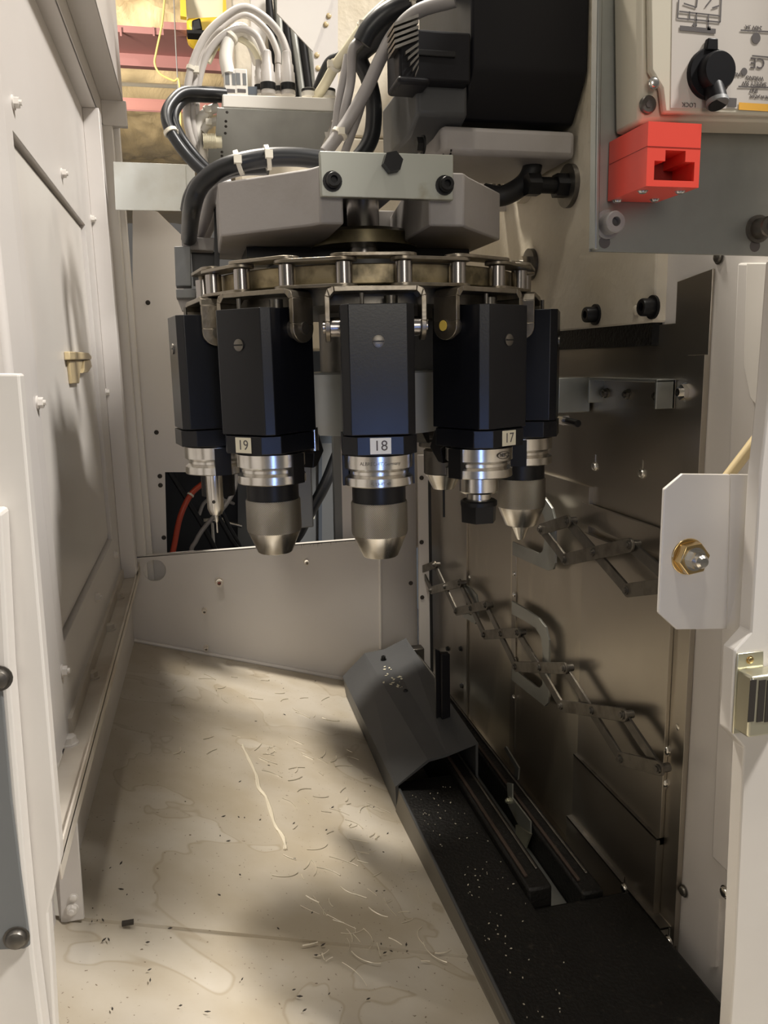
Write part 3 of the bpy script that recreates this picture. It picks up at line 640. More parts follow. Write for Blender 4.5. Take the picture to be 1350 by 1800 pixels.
for k in range(-2, 5):
    # bracket is riveted to the chain: part of the magazine
    bk = B(); sb = bracket(); th = radians(PH+PT*k)-YAW; rm = Matrix.Rotation(th, 3, 'Z'); off = arc(PH+PT*k)
    bk.add([rm @ v+off for v in sb.v], sb.f); bk.build('pot_bracket', 'steel_worn', mg, bevel=.0006)
    pt = at_pot('tool_pot', k, LBL[k], 'tool pot', 'pots hanging from the magazine chain')
    if not potsrc:
        potsrc['body'] = octa(.031, -.036, .036, .0065, -.0614, .0472).build('body', 'black_pot', pt, bevel=.0006, flat=True)
        potsrc['collar'] = octa(.0325, -.037, .037, .0125, -.0784, -.0626).build('collar', 'black_pot', pt, bevel=.0005, flat=True)
        potsrc['screw'] = B().lathe([(.0052, 0), (.0052, .0012), (.0035, .0016), (.0003, .0016)], 20, (0, -.036, .0165), (0, -1, 0)).build('screw', 'dark_steel', pt)
        potsrc['slot'] = B().box((-.0048, -.0379, .0159), (.0048, -.0375, .0171)).build('slot', 'black_oxide', potsrc['screw'])
        potsrc['stem'] = B().cyl((-.012, -.02, .0472), (-.012, -.02, .057), .0018).build('stem', 'dark_steel', pt)
        potsrc['knob'] = B().cyl((.014, 0, .0472), (.014, 0, .056), .006).build('knob', 'dark_steel', pt)
        potsrc['neck'] = B().cyl((0, 0, -.0806), (0, 0, -.0784), .027, n=32).build('bore', 'black_oxide', pt)
        potsrc['lever'] = B().prism([V((-.006, .037, -.06)), V((-.006, .055, -.068)), V((-.006, .062, -.085)), V((-.006, .05, -.099)), V((-.006, .043, -.1)), V((-.006, .046, -.086)), V((-.006, .037, -.08))], (.022, 0, 0)).build('latch_lever', 'black_oxide', pt, bevel=.001)
        potsrc['fin'] = B().cyl((.022, .0385, -.082), (.022, .0385, -.06), .004, n=12).build('spring_pin', 'steel', pt)
    else:
        for kk, o_ in potsrc.items():
            if kk == 'slot': inst(o_, scr, 'slot')
            else:
                q = inst(o_, pt)
                if kk == 'screw': scr = q
    for s in (-1, 1):
        hp = B().cyl((s*.0311, 0, .030), (s*.039, 0, .030), .0085, n=20).cyl((s*.039, 0, .030), (s*.0455, 0, .030), .0055, n=18).build('hinge_pin', 'roller_steel' if k == 0 else 'dark_steel', pt)
        if pin_m[k] == 'pin_yellow': B().cyl((s*.0455, 0, .030), (s*.0462, 0, .030), .0046, n=16).build('pin_cap', 'pin_yellow', hp)
    if k in (-1, 0, 1):
        lb = B().box((-.009, -.0378, -.0774), (.009, -.0371, -.0636)).build('number_label', 'label_lit' if k == 0 else 'label_cream', pt, bevel=.0003)
        B().text(str(18-k), (0, -.0379, -.0706), (1, 0, 0), (0, 0, 1), .0125, .0001).build('digits', 'print_dark', lb, flat=True)

# ------------------------------------------------------------------ tool holders in the pots
def flange(pt, m='steel'):
    b = B().lathe([(.027, -.0800), (.0315, -.0806), (.0315, -.0920), (.0305, -.0927), (.0275, -.0950), (.0275, -.0975), (.0315, -.1003), (.0318, -.1072), (.031, -.1080), (.02, -.1080)], 56)
    o = b.build('flange', m, pt)
    for s in (-1, 1): B().box((s*.0295-.003, -.008, -.1079), (s*.0295+.0024, .008, -.0808)).build('drive_slot', 'black_oxide', pt)
    return o
def chuck(k, lab, tip=False, drill=False, sc=1.0):
    t = at_pot('drill_chuck', k, lab, 'drill chuck', 'tool holders hanging in the magazine'); flange(t)
    B().lathe([(.0242, -.1080), (.0242, -.1240), (.01, -.1240)], 48).build('neck', 'black_oxide', t)
    B().lathe([(.022, -.1232), (.0250, -.1238), (.0255, -.1252), (.0257, -.1515), (.0250, -.1543), (.015, -.1543)], 64).build('knurled_sleeve', 'knurl', t)
    B().lathe([(.0248, -.1543), (.0165, -.1742), (.0155, -.1750), (.006, -.1750), (.006, -.170), (.0003, -.170)], 48).build('nose', 'steel', t)
    if tip: B().lathe([(.0105, -.1750), (.0035, -.1910), (.0003, -.1915)], 24).build('jaws', 'steel', t)
    if drill:
        B().cyl((0, 0, -.175), (0, 0, -.236), .0016, n=10).build('drill_bit', 'black_oxide', t)
    return t
chuck(-1, 'knurled keyless drill chuck hanging beside the slim probe holder')
chuck(0, 'knurled keyless drill chuck under the pot with the bright white label')
chuck(2, 'keyless drill chuck with projecting jaws hanging beside the stainless wall', tip=True)
t = at_pot('collet_chuck', 1, 'collet chuck with a black hex clamping nut', 'collet chuck', 'tool holders hanging in the magazine'); fg = flange(t)
B().lathe([(.0185, -.1080), (.0185, -.1225), (.0165, -.1245), (.0115, -.1245), (.0115, -.132)], 40).build('shank', 'steel', t)
B().lathe([(.0155, -.1312), (.0175, -.1326), (.0175, -.1365), (.014, -.1372), (.014, -.1372)], 40).build('nut_rim', 'black_oxide', t)
B().cyl((0, 0, -.1362), (0, 0, -.1525), .0178, .0172, n=6, ph=.45).build('hex_nut', 'black_oxide', t)
ov = B(); ov.ring([V((cos(a*pi/12)*.0085, -.0318+.0000, -.0865+sin(a*pi/12)*.0036)) for a in range(24)], [V((cos(a*pi/12)*.0078, -.0318, -.0865+sin(a*pi/12)*.003)) for a in range(24)], (0, .002, 0)); ov.text('NYC', (0, -.0318, -.0865), (1, 0, 0), (0, 0, 1), .005, .0002)
ov.build('engraving', 'dark_steel', fg, flat=True)
t = at_pot('probe_holder', -2, 'slim steel probe holder with a fine stylus', 'probe', 'tool holders hanging in the magazine'); flange(t)
B().lathe([(.017, -.1080), (.017, -.132), (.008, -.132)], 32).build('black_body', 'black_oxide', t)
pb_ = B().lathe([(.0085, -.1080), (.0085, -.143), (.006, -.149), (.003, -.150)], 32, (.0166, -.007, 0)).build('barrel', 'steel', t)
B().cyl((.0244, -.0103, -.135), (.0246, -.0104, -.135), .0018, n=12).build('set_hole', 'debris', pb_)
B().lathe([(.002, -.1495), (.002, -.156), (.0008, -.158), (.0008, -.168), (.0003, -.1685)], 12, (.0166, -.007, 0)).build('stylus', 'steel', t)
t = at_pot('small_drill_chuck', 4, 'dark chuck with a thin drill bit on the far side of the magazine', 'drill chuck', 'tool holders hanging in the magazine'); flange(t, 'dark_steel')
B().lathe([(.020, -.1080), (.0255, -.113), (.0255, -.142), (.02, -.143)], 48).build('sleeve', 'dark_steel', t)
B().lathe([(.0245, -.143), (.0135, -.163), (.004, -.1635)], 40).build('nose', 'steel', t)
B().cyl((0, 0, -.163), (0, 0, -.201), .0015, n=10).build('drill_bit', 'black_oxide', t)

# sensor block and cable tray hung on the left side of the magazine
p = on(322, 470, 'Y', .93)
o = thing('sensor_block', 'black rectangular sensor on a grey bracket beside the probe pot', 'sensor', on(322, 525, 'Y', .93))
B().prism(py_([(306, 433), (335, 432), (337, 503), (309, 503)], .93), (0, .03, 0)).build('sensor', 'grey_panel', o, bevel=.001)
B().prism(py_([(309, 508), (346, 508), (344, 524), (310, 524)], .925), (0, .03, 0)).build('sensor_foot', 'grey_panel', o, bevel=.001)
B().prism(py_([(320, 416), (378, 418), (376, 441), (322, 439)], .95), (0, .03, 0)).build('bracket', 'casting_grey', o, bevel=.001)
B().prism(py_([(336, 441), (382, 443), (380, 505), (340, 500)], .97), (0, .02, 0)).build('back_plate', 'black_oxide', o)
B().prism(py_([(376, 330), (386, 330), (386, 470), (377, 470)], .92), (0, .006, 0)).build('upright', 'black_oxide', o)
B().prism(py_([(311, 524), (342, 524), (334, 546), (320, 546)], .94), (0, .02, 0)).build('lower_bracket', 'casting_grey', o)
# galvanised tie plate from the left post to the magazine frame
gp = tag(B().prism(py_([(199, 284), (326, 289), (329, 371), (203, 369)], 1.40), (0, .003, 0)).prism(py_([(326, 289), (343, 292), (342, 371), (329, 371)], 1.405), (0, .003, 0)).build('tie_plate', 'galvanised_light', bevel=.0004, flat=True), 'rectangular galvanised plate bridging the white wall post and the magazine frame', 'plate')
#@@TOP
# curved lettering engraved on the flange of chuck 18
def wrap_text(txt, r, z, size, ang0=0):
    b = B().text(txt, (0, 0, 0), (1, 0, 0), (0, 1, 0), size, .00008)
    out = B(); out.add([V((sin(v.x/r+ang0)*(r+v.z), -cos(v.x/r+ang0)*(r+v.z), z+v.y)) for v in b.v], b.f); return out
for o_ in list(bpy.data.objects):
    if o_.name.startswith('flange') and o_.parent and 'bright white label' in o_.parent['label']:
        e1 = wrap_text('ALBRECHT Germany', .0316, -.0868, .0042).build('engraving', 'dark_steel', o_, flat=True)
        wrap_text('C 13-BT 40', .0319, -.1040, .0036).build('engraving', 'dark_steel', o_, flat=True)

# ------------------------------------------------------------------ connector box above the magazine
YC = 1.02
o = thing('connector_box', 'white connector tray on a galvanised bracket with round plugs standing along its top', 'connector box', on(470, 285, 'Y', YC))
B().prism(py_([(391, 165), (593, 172), (593, 197), (391, 189)], YC), (0, .07, 0)).build('tray', 'white_plastic', o, bevel=.0015)
yt, ybm = YC-.003, YC+.035
b0_, b1_, b2_ = on(382, 190, 'Y', yt), on(588, 199, 'Y', yt), on(366, 287, 'Y', ybm); bn_ = (b1_-b0_).cross(b2_-b0_).normalized()
bk = B().prism([onp(*q, b0_, bn_) for q in [(382, 190), (588, 199), (560, 272), (366, 287), (366, 250), (378, 249)]], (0, .002, .0015)).build('bracket', 'galvanised', o, flat=True)
for q in [(399, 197), (397, 213), (397, 222), (396, 234), (390, 267), (390, 274)]: fastener(bk, onp(*q, b0_, bn_), (0, -1, 0), .0014, 'button', 'debris', 'rivet')
def plug(px, yb, h, y=YC+.03, rr=.0088):
    b0 = on(px, yb, 'Y', y); s = B()
    pr = [(rr, 0), (rr, .006), (rr*1.05, .006), (rr*1.05, .016), (rr, .017), (rr*.98, .03), (rr*.86, .032), (rr*.86, .04), (rr*.7, .043), (rr*.62, .058), (rr*.4, .06)]
    k = h/.06; q = s.lathe([(a, c*k) for a, c in pr], 24, b0).build('round_plug', 'cable_light', o)
    B().lathe([(rr*1.08, .006*k), (rr*1.08, .0155*k), (rr*.9, .016*k)], 24, b0).build('plug_ring', 'black_oxide', q); return b0+V((0, 0, h))
T1 = plug(472, 167, .050); T2 = plug(507, 168, .050); T3 = plug(457, 166, .040, YC+.05, .006); T4 = plug(491, 167, .036, YC+.05, .006)
for px in (543, 577):
    b0 = on(px, 171, 'Y', YC+.03); q = B().lathe([(.009, 0), (.009, .006), (.0085, .009), (.0003, .009)], 24, b0).build('socket', 'white_plastic', o); B().lathe([(.0092, .0055), (.0092, .0085), (.008, .009)], 24, b0).build('cap', 'rubber', q)
for px in (405, 424):
    p = on(px, 143, 'Y', YC+.02); q = B().box(p+V((-.0075, 0, -.016)), p+V((.0075, .012, .014))).build('latched_plug', 'white_plastic', o, bevel=.001)
    B().box(p+V((-.006, -.0004, -.004)), p+V((-.001, 0, .009))).box(p+V((.002, -.0004, -.004)), p+V((.006, 0, .009))).build('contact_window', 'grey_panel', q)
    B().box(p+V((-.005, -.0004, -.0125)), p+V((.005, 0, -.0085))).build('mark', 'print_dark', q)
B().prism(py_([(430, 152), (452, 152), (452, 166), (430, 166)], YC+.03), (0, .02, 0)).build('terminal', 'cabinet_blue', o)
B().prism(py_([(568, 225), (590, 208), (590, 225), (575, 245)], YC+.01), (0, .03, 0)).build('side_clip', 'white_plastic', o)
# ribbed elbow at the left of the box
el = B()
for i in range(8): a = on(357+i*3, 248, 'Y', YC+.02); el.cyl(a, a+V((.0012, 0, 0)), .0085, n=16)
a = on(357, 248, 'Y', YC+.02); el.cyl(a, a+V((.022, 0, 0)), .0072, n=16); el.build('ribbed_elbow', 'cream_plastic', o)

def cable(lab, pts, r, m, ties=(), name='cable', group=None, cat='cable', drop=0):
    P = [on(x, y, 'Y', d) for x, y, d in pts]
    if drop == 1: P = [V((P[0].x, P[0].y, -.601))]+P; ties = [t+1 for t in ties]      # runs down to the bay floor
    if drop == 2: P = P+[V((P[-1].x, P[-1].y, -.601))]
    o = tag(B().tube(P, r, 12, 8).build(name, m), lab, cat, group)
    for i in ties:
        t = (P[min(i+1, len(P)-1)]-P[max(i-1, 0)]).normalized(); x, y, _ = frame(t)
        B().lathe([(r*1.08, -.002), (r*1.28, -.002), (r*1.28, .002), (r*1.08, .002)], 16, P[i], t).box(P[i]+x*r*1.2-V((.003, .003, .003)), P[i]+x*r*1.2+V((.004, .004, .004))).build('cable_tie', 'tie', o)
    return o
G1 = 'grey cables looping over the connector box'
def topx(v):      # pixel of a world point (inverse of on)
    d = v.dot(F_); return (675+FPX*v.dot(R_)/d, 900-FPX*v.dot(U_)/d, v.y)
cable('pale grey cable arching highest over the connector box', [(365, 330, 1.06), (352, 290, 1.05), (332, 230, 1.04), (328, 180, 1.04), (336, 120, 1.04), (360, 65, 1.04), (395, 30, 1.04), (430, 13, 1.04), (465, 30, 1.045), (492, 60, 1.05), (505, 92, 1.05), topx(T2)], .0044, 'cable_light', (4,), group=G1)
cable('pale grey cable just inside the highest arch over the connector box', [(372, 335, 1.06), (362, 300, 1.055), (343, 240, 1.045), (338, 180, 1.045), (348, 120, 1.05), (372, 70, 1.055), (405, 35, 1.06), (435, 27, 1.065), (470, 55, 1.07), (487, 90, 1.07), topx(T4)], .004, 'cable_light', group=G1)
cable('pale grey cable in a low arch to the big plug nearest the latched plugs', [(378, 340, 1.065), (368, 300, 1.06), (352, 235, 1.055), (345, 180, 1.05), (358, 110, 1.05), (385, 68, 1.05), (420, 50, 1.05), (450, 62, 1.05), (468, 100, 1.05), topx(T1)], .0042, 'cable_light', group=G1)
cable('short cream cable curving down beside the latched plugs', [(366, 110, 1.06), (385, 75, 1.06), (410, 65, 1.06), (440, 80, 1.065), (455, 105, 1.07), topx(T3)], .0036, 'cream_plastic', group=G1)
cable('clear sleeved wire bundle dropping to the latched plugs', [(402, 132, 1.045), (397, 100, 1.05), (404, 66, 1.055), (425, 52, 1.06), (445, 80, 1.075), (455, 110, 1.09)], .008, 'white_plastic', (2,))
cable('outer black cable of the pair looping beside the connector box', [(395, 164, 1.04), (365, 162, 1.03), (325, 162, 1.02), (303, 178, 1.01), (292, 202, 1.0), (300, 232, .99), (330, 275, .985), (365, 308, .98), (400, 325, .98)], .0062, 'cable_black', (5,), group='black cables beside the connector box')
cable('inner black cable of the pair looping beside the connector box', [(395, 172, 1.05), (365, 172, 1.04), (330, 172, 1.03), (312, 188, 1.02), (306, 210, 1.01), (318, 240, 1.0), (345, 276, .995), (375, 305, .99), (405, 320, .99)], .0056, 'cable_black', group='black cables beside the connector box')
cable('white hose bending from the side of the connector box', [(384, 188, 1.05), (365, 196, 1.05), (350, 213, 1.05), (347, 240, 1.05), (355, 275, 1.05), (362, 310, 1.05)], .0058, 'white_plastic', (1,), cat='hose', name='hose')
cable('short white hose entering the bracket below the bent one', [(384, 212, 1.05), (366, 218, 1.05), (356, 232, 1.05)], .005, 'white_plastic', (1,), cat='hose', name='hose')
cable('thick black cable laid across the top of the grey housing', [(566, 281, .80), (520, 276, .80), (470, 277, .80), (420, 286, .80), (380, 302, .81), (350, 330, .82), (337, 370, .84), (332, 418, .95)], .0088, 'cable_black', (2, 3))
cable('second black cable bent down beside the grey housing', [(470, 292, .83), (420, 294, .84), (378, 308, .86), (350, 325, .87), (336, 348, .88), (331, 370, .89)], .0085, 'cable_black')
cable('grey cable running down behind the sensor bracket', [(392, 322, .88), (372, 345, .90), (360, 385, .95), (346, 420, .98)], .007, 'cable_grey')
cable('pale cable running down beside the upright', [(398, 318, .90), (385, 350, .93), (375, 385, .97), (360, 420, .99)], .0055, 'cable_light')
G2 = 'cables falling from the motor to the magazine'
cable('thick grey cable falling diagonally behind the front plate from the motor', [(800, 0, .88), (735, 20, .90), (694, 58, .92), (668, 105, .93), (645, 155, .94), (617, 205, .95), (597, 235, .95), (572, 268, .95)], .0072, 'cable_grey', (6,), group=G2)
cable('thin grey cable hanging straight from the upper tie', [(650, 40, .95), (630, 72, .95), (619, 90, .95), (617, 140, .96), (607, 190, .96), (596, 245, .97)], .0052, 'cable_grey', group=G2)
cable('thin grey cable bowing beside the end of the connector box', [(612, 98, .97), (604, 140, .97), (595, 185, .97), (590, 225, .97), (580, 262, .97)], .0050, 'cable_grey', group=G2)
cable('slim dark grey cable ending behind the front plate bolt', [(645, 150, .97), (632, 195, .97), (620, 230, .97), (606, 268, .97)], .0048, 'cable_grey', group=G2)
cable('glossy black cable hooking down behind the front plate', [(690, 20, .95), (660, 70, .98), (633, 100, 1.0), (648, 140, 1.0), (657, 185, 1.0), (655, 230, 1.0), (645, 258, 1.0), (625, 285, 1.0)], .0098, 'cable_black', group=G2)
cable('shiny dark hose sweeping up to the motor', [(790, -20, .93), (720, 5, .93), (680, 22, .93), (650, 50, .935), (636, 75, .94)], .0105, 'cable_black', (1,), cat='hose', name='hose')
cable('cream sleeved hose sweeping down to the connector box', [(700, -10, .96), (665, 20, .965), (638, 48, .97), (612, 85, .98), (590, 115, 1.0), (573, 145, 1.03), (556, 172, 1.05)], .0062, 'cream_plastic', (2, 4), cat='hose', name='hose')
cable('black cable tied beside the cream hose', [(600, 98, 1.04), (580, 108, 1.05), (568, 130, 1.06), (556, 160, 1.07)], .0058, 'cable_black')

# white cover, dark rods and frame behind the connectors
o = thing('belt_cover', 'white pointed sheet cover hanging beside the cream column', 'cover', on(550, 160, 'Y', 1.2))
B().prism(py_([(487, -40), (590, -40), (583, 0), (550, 90), (487, 23)], 1.20), (0, .003, 0)).build('front_sheet', 'white_gloss', o, flat=True)
sd = B().prism(py_([(583, -20), (594, -20), (594, 175), (556, 175), (550, 90)], 1.205), (0, .003, 0)).build('side_sheet', 'white_paint', o, flat=True)
for q in [(578, 28), (573, 43), (557, 97), (559, 120)]: fastener(sd, on(*q, 'Y', 1.205), (0, -1, 0), .003, 'button', 'hose_tan', 'screw')
o = thing('rod_bundle', 'slanting black and grey rods behind the round plugs', 'rods', on(530, 170, 'Y', 1.25))
for x0_, x1_, m in [(470, 490, 'black_oxide'), (487, 500, 'galvanised'), (497, 517, 'black_oxide'), (506, 532, 'galvanised'), (520, 545, 'black_oxide'), (535, 556, 'galvanised')]:
    a, b2 = on(x0_, -10, 'Y', 1.26), on(x1_, 175, 'Y', 1.26); B().cyl(a, b2, .0062, n=14).build('rod', m, o)
B().prism(py_([(466, -10), (560, -10), (560, 180), (466, 180)], 1.29), (0, .004, 0)).build('backing', 'grey_panel', o)
tag(B().prism(py_([(440, -40), (466, -40), (468, 60), (452, 180), (444, 180)], 1.22), (0, .02, 0)).build('frame_upright', 'white_gloss', flat=True), 'white upright frame strip behind the grey cable loops', 'frame')

# ------------------------------------------------------------------ servo motor at the top right
YM = .86
o = thing('servo_motor', 'large black servo motor lying above the magazine with a ribbed connector at its end', 'motor', on(860, 275, 'Y', YM))
xl = on(829, 110, 'Y', YM).x; zf = on(829, 110, 'Y', YM).z
def zq(py, y): return on(829, py, 'Y', y).z
cs = [(YM, .58), (YM, zq(110, YM)), (YM+.006, zq(134, YM+.006)), (YM+.018, zq(171, YM+.018)), (YM+.034, zq(213, YM+.034)), (YM+.17, zq(213, YM+.034)), (YM+.2, zq(171, YM)), (YM+.2, .58)]
B().prism([V((xl, y, z)) for y, z in cs], (XC-.002-xl, 0, 0)).build('body', 'black_paint', o, bevel=.003)
x2, x3 = on(733, 165, 'Y', YM+.01).x, xl
ec = [(YM+.012, zq(110, YM)), (YM+.012, zq(205, YM+.012)), (YM+.05, zq(246, YM+.05)), (YM+.13, zq(246, YM+.05)), (YM+.17, zq(205, YM)), (YM+.17, zq(110, YM))]
B().prism([V((x2, y, z)) for y, z in ec], (x3-x2, 0, 0)).build('end_bell', 'hood_paint', o, bevel=.004)
xa_ = on(700, 120, 'Y', YM).x
B().box((xa_, YM-.005, zq(150, YM)), (xl-.002, YM+.05, zq(60, YM))).build('terminal_box', 'black_paint', o, bevel=.003)
B().box((xa_-.004, YM-.014, zq(162, YM)), (xa_+.03, YM+.03, zq(148, YM))).build('terminal_foot', 'black_paint', o, bevel=.003)
B().box((xa_+.01, YM-.008, zq(108, YM)), (xl-.02, YM-.004, zq(97, YM))).build('flange_rib', 'black_oxide', o, bevel=.001)
for i in range(10):
    y = 40+i*10; a = on(692+(i*4.2 if i > 4 else i*.6), y, 'Y', YM-.01); b2 = on(736, y-16, 'Y', YM-.01)
    B().add([a, b2, b2+V((0, .03, 0)), a+V((0, .03, 0)), a-V((0, 0, .003)), b2-V((0, 0, .003)), b2+V((0, .03, -.003)), a+V((0, .03, -.003))], [[0,1,2,3],[4,7,6,5],[0,4,5,1],[1,5,6,2],[2,6,7,3],[3,7,4,0]]).build('cooling_fin', 'dark_steel', o)
B().box((x2+.03, YM+.02, zq(276, YM+.03)), (XC-.005, YM+.16, zq(226, YM+.03))).build('mount_plate', 'casting_grey', o, bevel=.006)
for q in [(745, 255), (790, 262)]: fastener(o, on(*q, 'Y', YM+.03), (-1, 0, 0), .008, 'hex', 'black_oxide')
cable('black hose curling under the motor beside the cream boss', [(930, 262, .93), (936, 290, .92), (925, 318, .92), (903, 336, .92), (878, 345, .92), (850, 340, .93)], .0115, 'rubber', cat='hose', name='hose')

# ------------------------------------------------------------------ safety switch on its galvanised plate
YP = .50
pl_ = tag(B().prism(py_([(1046, -60), (1420, -60), (1420, 452), (1345, 450), (1038, 442)], YP), (0, .0025, 0)).build('switch_plate', 'galvanised', bevel=.0005, flat=True), 'large galvanised mounting plate carrying the beige safety switch', 'plate')
B().prism(py_([(1040, -60), (1050, -60), (1043, 443), (1035, 441)], YP), (0, -.008, 0)).build('folded_edge', 'galvanised', pl_, bevel=.001)
for q, m in [((1066, 395), 'cable_grey'), ((1331, 403), 'dark_steel')]:
    p = on(*q, 'Y', YP); b = B().cyl(p, p+V((0, -.002, 0)), .0092, n=28).lathe([(.0068, .002), (.0068, .012), (.006, .013), (.003, .013), (.003, .008), (.0003, .008)], 24, p, (0, -1, 0)); fb = b.build('bolt', m, pl_)
    pp = p+V((0, -.0085, 0)); B().cyl(pp, pp+V((0, -.0002, 0)), .003, n=6).build('socket', 'print_dark', fb)
    pz = p+V((-.001, -.0002, -.011)); B().cyl(pz+V((0, 0, 0)), pz+V((0, .0002, 0)), .004, n=16).build('slot_end', 'print_dark', pl_)
o = thing('safety_switch', 'beige safety switch box with black rotary lock knob and upside-down printed face', 'switch', on(1240, 250, 'Y', YP))
YF = YP-.036
B().prism(py_([(1076, -80), (1420, -80), (1420, 240), (1178, 234), (1080, 240)], YP-.0005), (0, -.030, 0)).build('case', 'beige_plastic', o, bevel=.003)
B().prism(py_([(1133, -80), (1420, -80), (1420, 209), (1160, 203), (1155, 160), (1136, 128)], YP-.0315), (0, -.005, 0)).build('lid', 'beige_plastic', o, bevel=.0015)
face = B().prism(py_([(1183, -80), (1420, -80), (1420, 192), (1179, 190)], YF-.0008), (0, .0006, 0)).build('printed_face', 'panel_face', o, flat=True)
def fpnt(px, py): return on(px, py, 'Y', YF-.0011)
p = on(1149, 146, 'Y', YF); fastener(o, p, (0, -1, 0), .0028, 'button', 'steel', 'screw')
p = on(1137, 185, 'Y', YP-.031); B().lathe([(.0052, 0), (.0052, .002), (.0045, .0025), (.0003, .0025)], 24, p, (0, -1, 0)).build('mount_screw', 'dark_steel', o); B().cyl(p+V((0, -.0026, 0)), p+V((0, -.0027, 0)), .0022, n=6).build('socket', 'debris', o)
kc = on(1243, 132, 'Y', YF); kb = B().lathe([(.0145, 0), (.0145, .003), (.0138, .004), (.0003, .004)], 40, kc, (0, -1, 0)).build('lock_ring', 'black_paint', o)
B().prism([kc+V((-.0045, -.001, .012)), kc+V((.0035, -.001, .012)), kc+V((.003, -.001, .019)), kc+V((-.0035, -.001, .019))], (0, -.004, 0)).build('pointer', 'black_paint', kb, bevel=.0008)
B().lathe([(.0115, .004), (.011, .009), (.010, .0105), (.0003, .0105)], 36, kc+V((.002, 0, 0)), (0, -1, 0)).build('knob', 'black_paint', kb)
tb = B(); d = V((.003, -.005, -.014)); tb.cyl(kc+V((.001, -.003, -.004)), kc+V((.002, -.010, -.0195)), .0062, .0058, n=24); tb.build('key_barrel', 'black_paint', kb)
B().lathe([(.0064, 0), (.0066, .0025), (.006, .003)], 24, kc+V((.0018, -.0085, -.0165)), (0, -.3, -1)).build('barrel_ring', 'grey_panel', kb)
# printing on the face, upside down as mounted
pr = B()
def ptxt(t, px, py, s): pr.text(t, fpnt(px, py), (-1, 0, 0), (0, 0, -1), s, .0001)
def pline(x0, y0, x1, y1, w=.0004):
    a, b2 = fpnt(x0, y0), fpnt(x1, y1); dd = (b2-a).normalized(); s = V((0, 1, 0)).cross(dd)*w; pr.prism([a-s, b2-s, b2+s, a+s], (0, -.0001, 0))
ptxt('LOCK', 1211, 184, .0036); ptxt('CE', 1332, 110, .0085); ptxt('UNLOCK', 1290, 130, .0030); ptxt('240V 3A', 1325, 48, .0033); ptxt('WIRING', 1327, 137, .0034); ptxt('SAFETY SW', 1326, 147, .0034); ptxt('IP67', 1325, 159, .0034); ptxt('MADE IN JAPAN', 1340, 170, .0024)
for a in [(1193, 0, 1191, 32), (1191, 32, 1266, 39), (1266, 39, 1268, -5), (1194, 20, 1266, 28), (1212, 20, 1212, 33), (1224, 23, 1224, 46), (1245, 25, 1245, 50), (1202, 6, 1224, 13), (1224, 13, 1226, -4), (1240, 12, 1252, -3), (1252, 14, 1264, 10), (1302, 53, 1355, 56), (1298, 152, 1355, 154), (1322, 98, 1355, 101)]: pline(*a)
pline(1195, 49, 1258, 55, .0013); pline(1218, 42, 1224, 47, .0009); pline(1243, 50, 1249, 50, .001)
c = fpnt(1329, 67); pr.cyl(c, c+V((0, -.0001, 0)), .0031, n=20); c = fpnt(1308, 126); pr.cyl(c, c+V((0, -.0001, 0)), .0022, n=16)
a = fpnt(1287, 180); pr.box(a+V((-.003, -.0001, -.0025)), a+V((.003, 0, .0025)))
pr.build('printing', 'print_dark', face, flat=True, kind='stuff')
a, b2 = fpnt(1299, 180), fpnt(1420, 190); B().box(a+V((0, -.0001, 0)), (b2.x, a.y, a.z-.0042)).build('orange_bar', 'print_orange', face)
# red key socket below
o = thing('key_socket', 'bright red key socket block with a T-shaped slot under the beige switch', 'socket', on(1150, 350, 'Y', YP))
yr = YP-.047; q0, q1 = on(1140, 213, 'Y', yr), on(1228, 330, 'Y', yr)
x0_, x1_, z1_, z0_ = q0.x, q1.x, q0.z, q1.z; zm = z0_+(z1_-z0_)*.0
H = z1_-z0_; W = x1_-x0_
# front wall pieces around the slot
fx = [x0_, x0_+W*.14, x0_+W*.34, x0_+W*.72, x0_+W*.90, x1_]; fzv = [z0_, z0_+H*.10, z0_+H*.40, z0_+H*.57, z1_]
wl_ = B().box((x0_, yr, z0_), (x1_, YP-.001, fzv[1]))
wl_.box((x0_, yr, fzv[1]), (fx[1], YP-.001, z1_)).box((fx[4], yr, fzv[1]), (x1_, YP-.001, z1_)).box((fx[1], yr, fzv[2]), (fx[2], YP-.001, z1_)).box((fx[3], yr, fzv[2]), (fx[4], YP-.001, z1_)).box((fx[2], yr, fzv[3]), (fx[3], YP-.001, z1_))
wl_.box((fx[1], yr+.024, fzv[1]), (fx[4], YP-.001, fzv[3]))
wl_.build('block', 'red_plastic', o)
B().box((fx[1], yr+.0235, fzv[1]), (fx[4], yr+.0239, fzv[3])).build('slot_floor', 'red_dark', o)
B().box((x0_-.0002, yr-.0002, z0_+H*.615), (x1_+.0002, YP-.002, z0_+H*.622)).build('parting_line', 'red_dark', o)
for fx_, fy_ in [(x0_+.005, yr+.012), (x0_+.004, YP-.006), (x1_-.006, yr+.01), (x1_-.008, YP-.012)]: fastener(o, (fx_, fy_, z0_), (0, 0, -1), .0026, 'button', 'steel', 'screw')

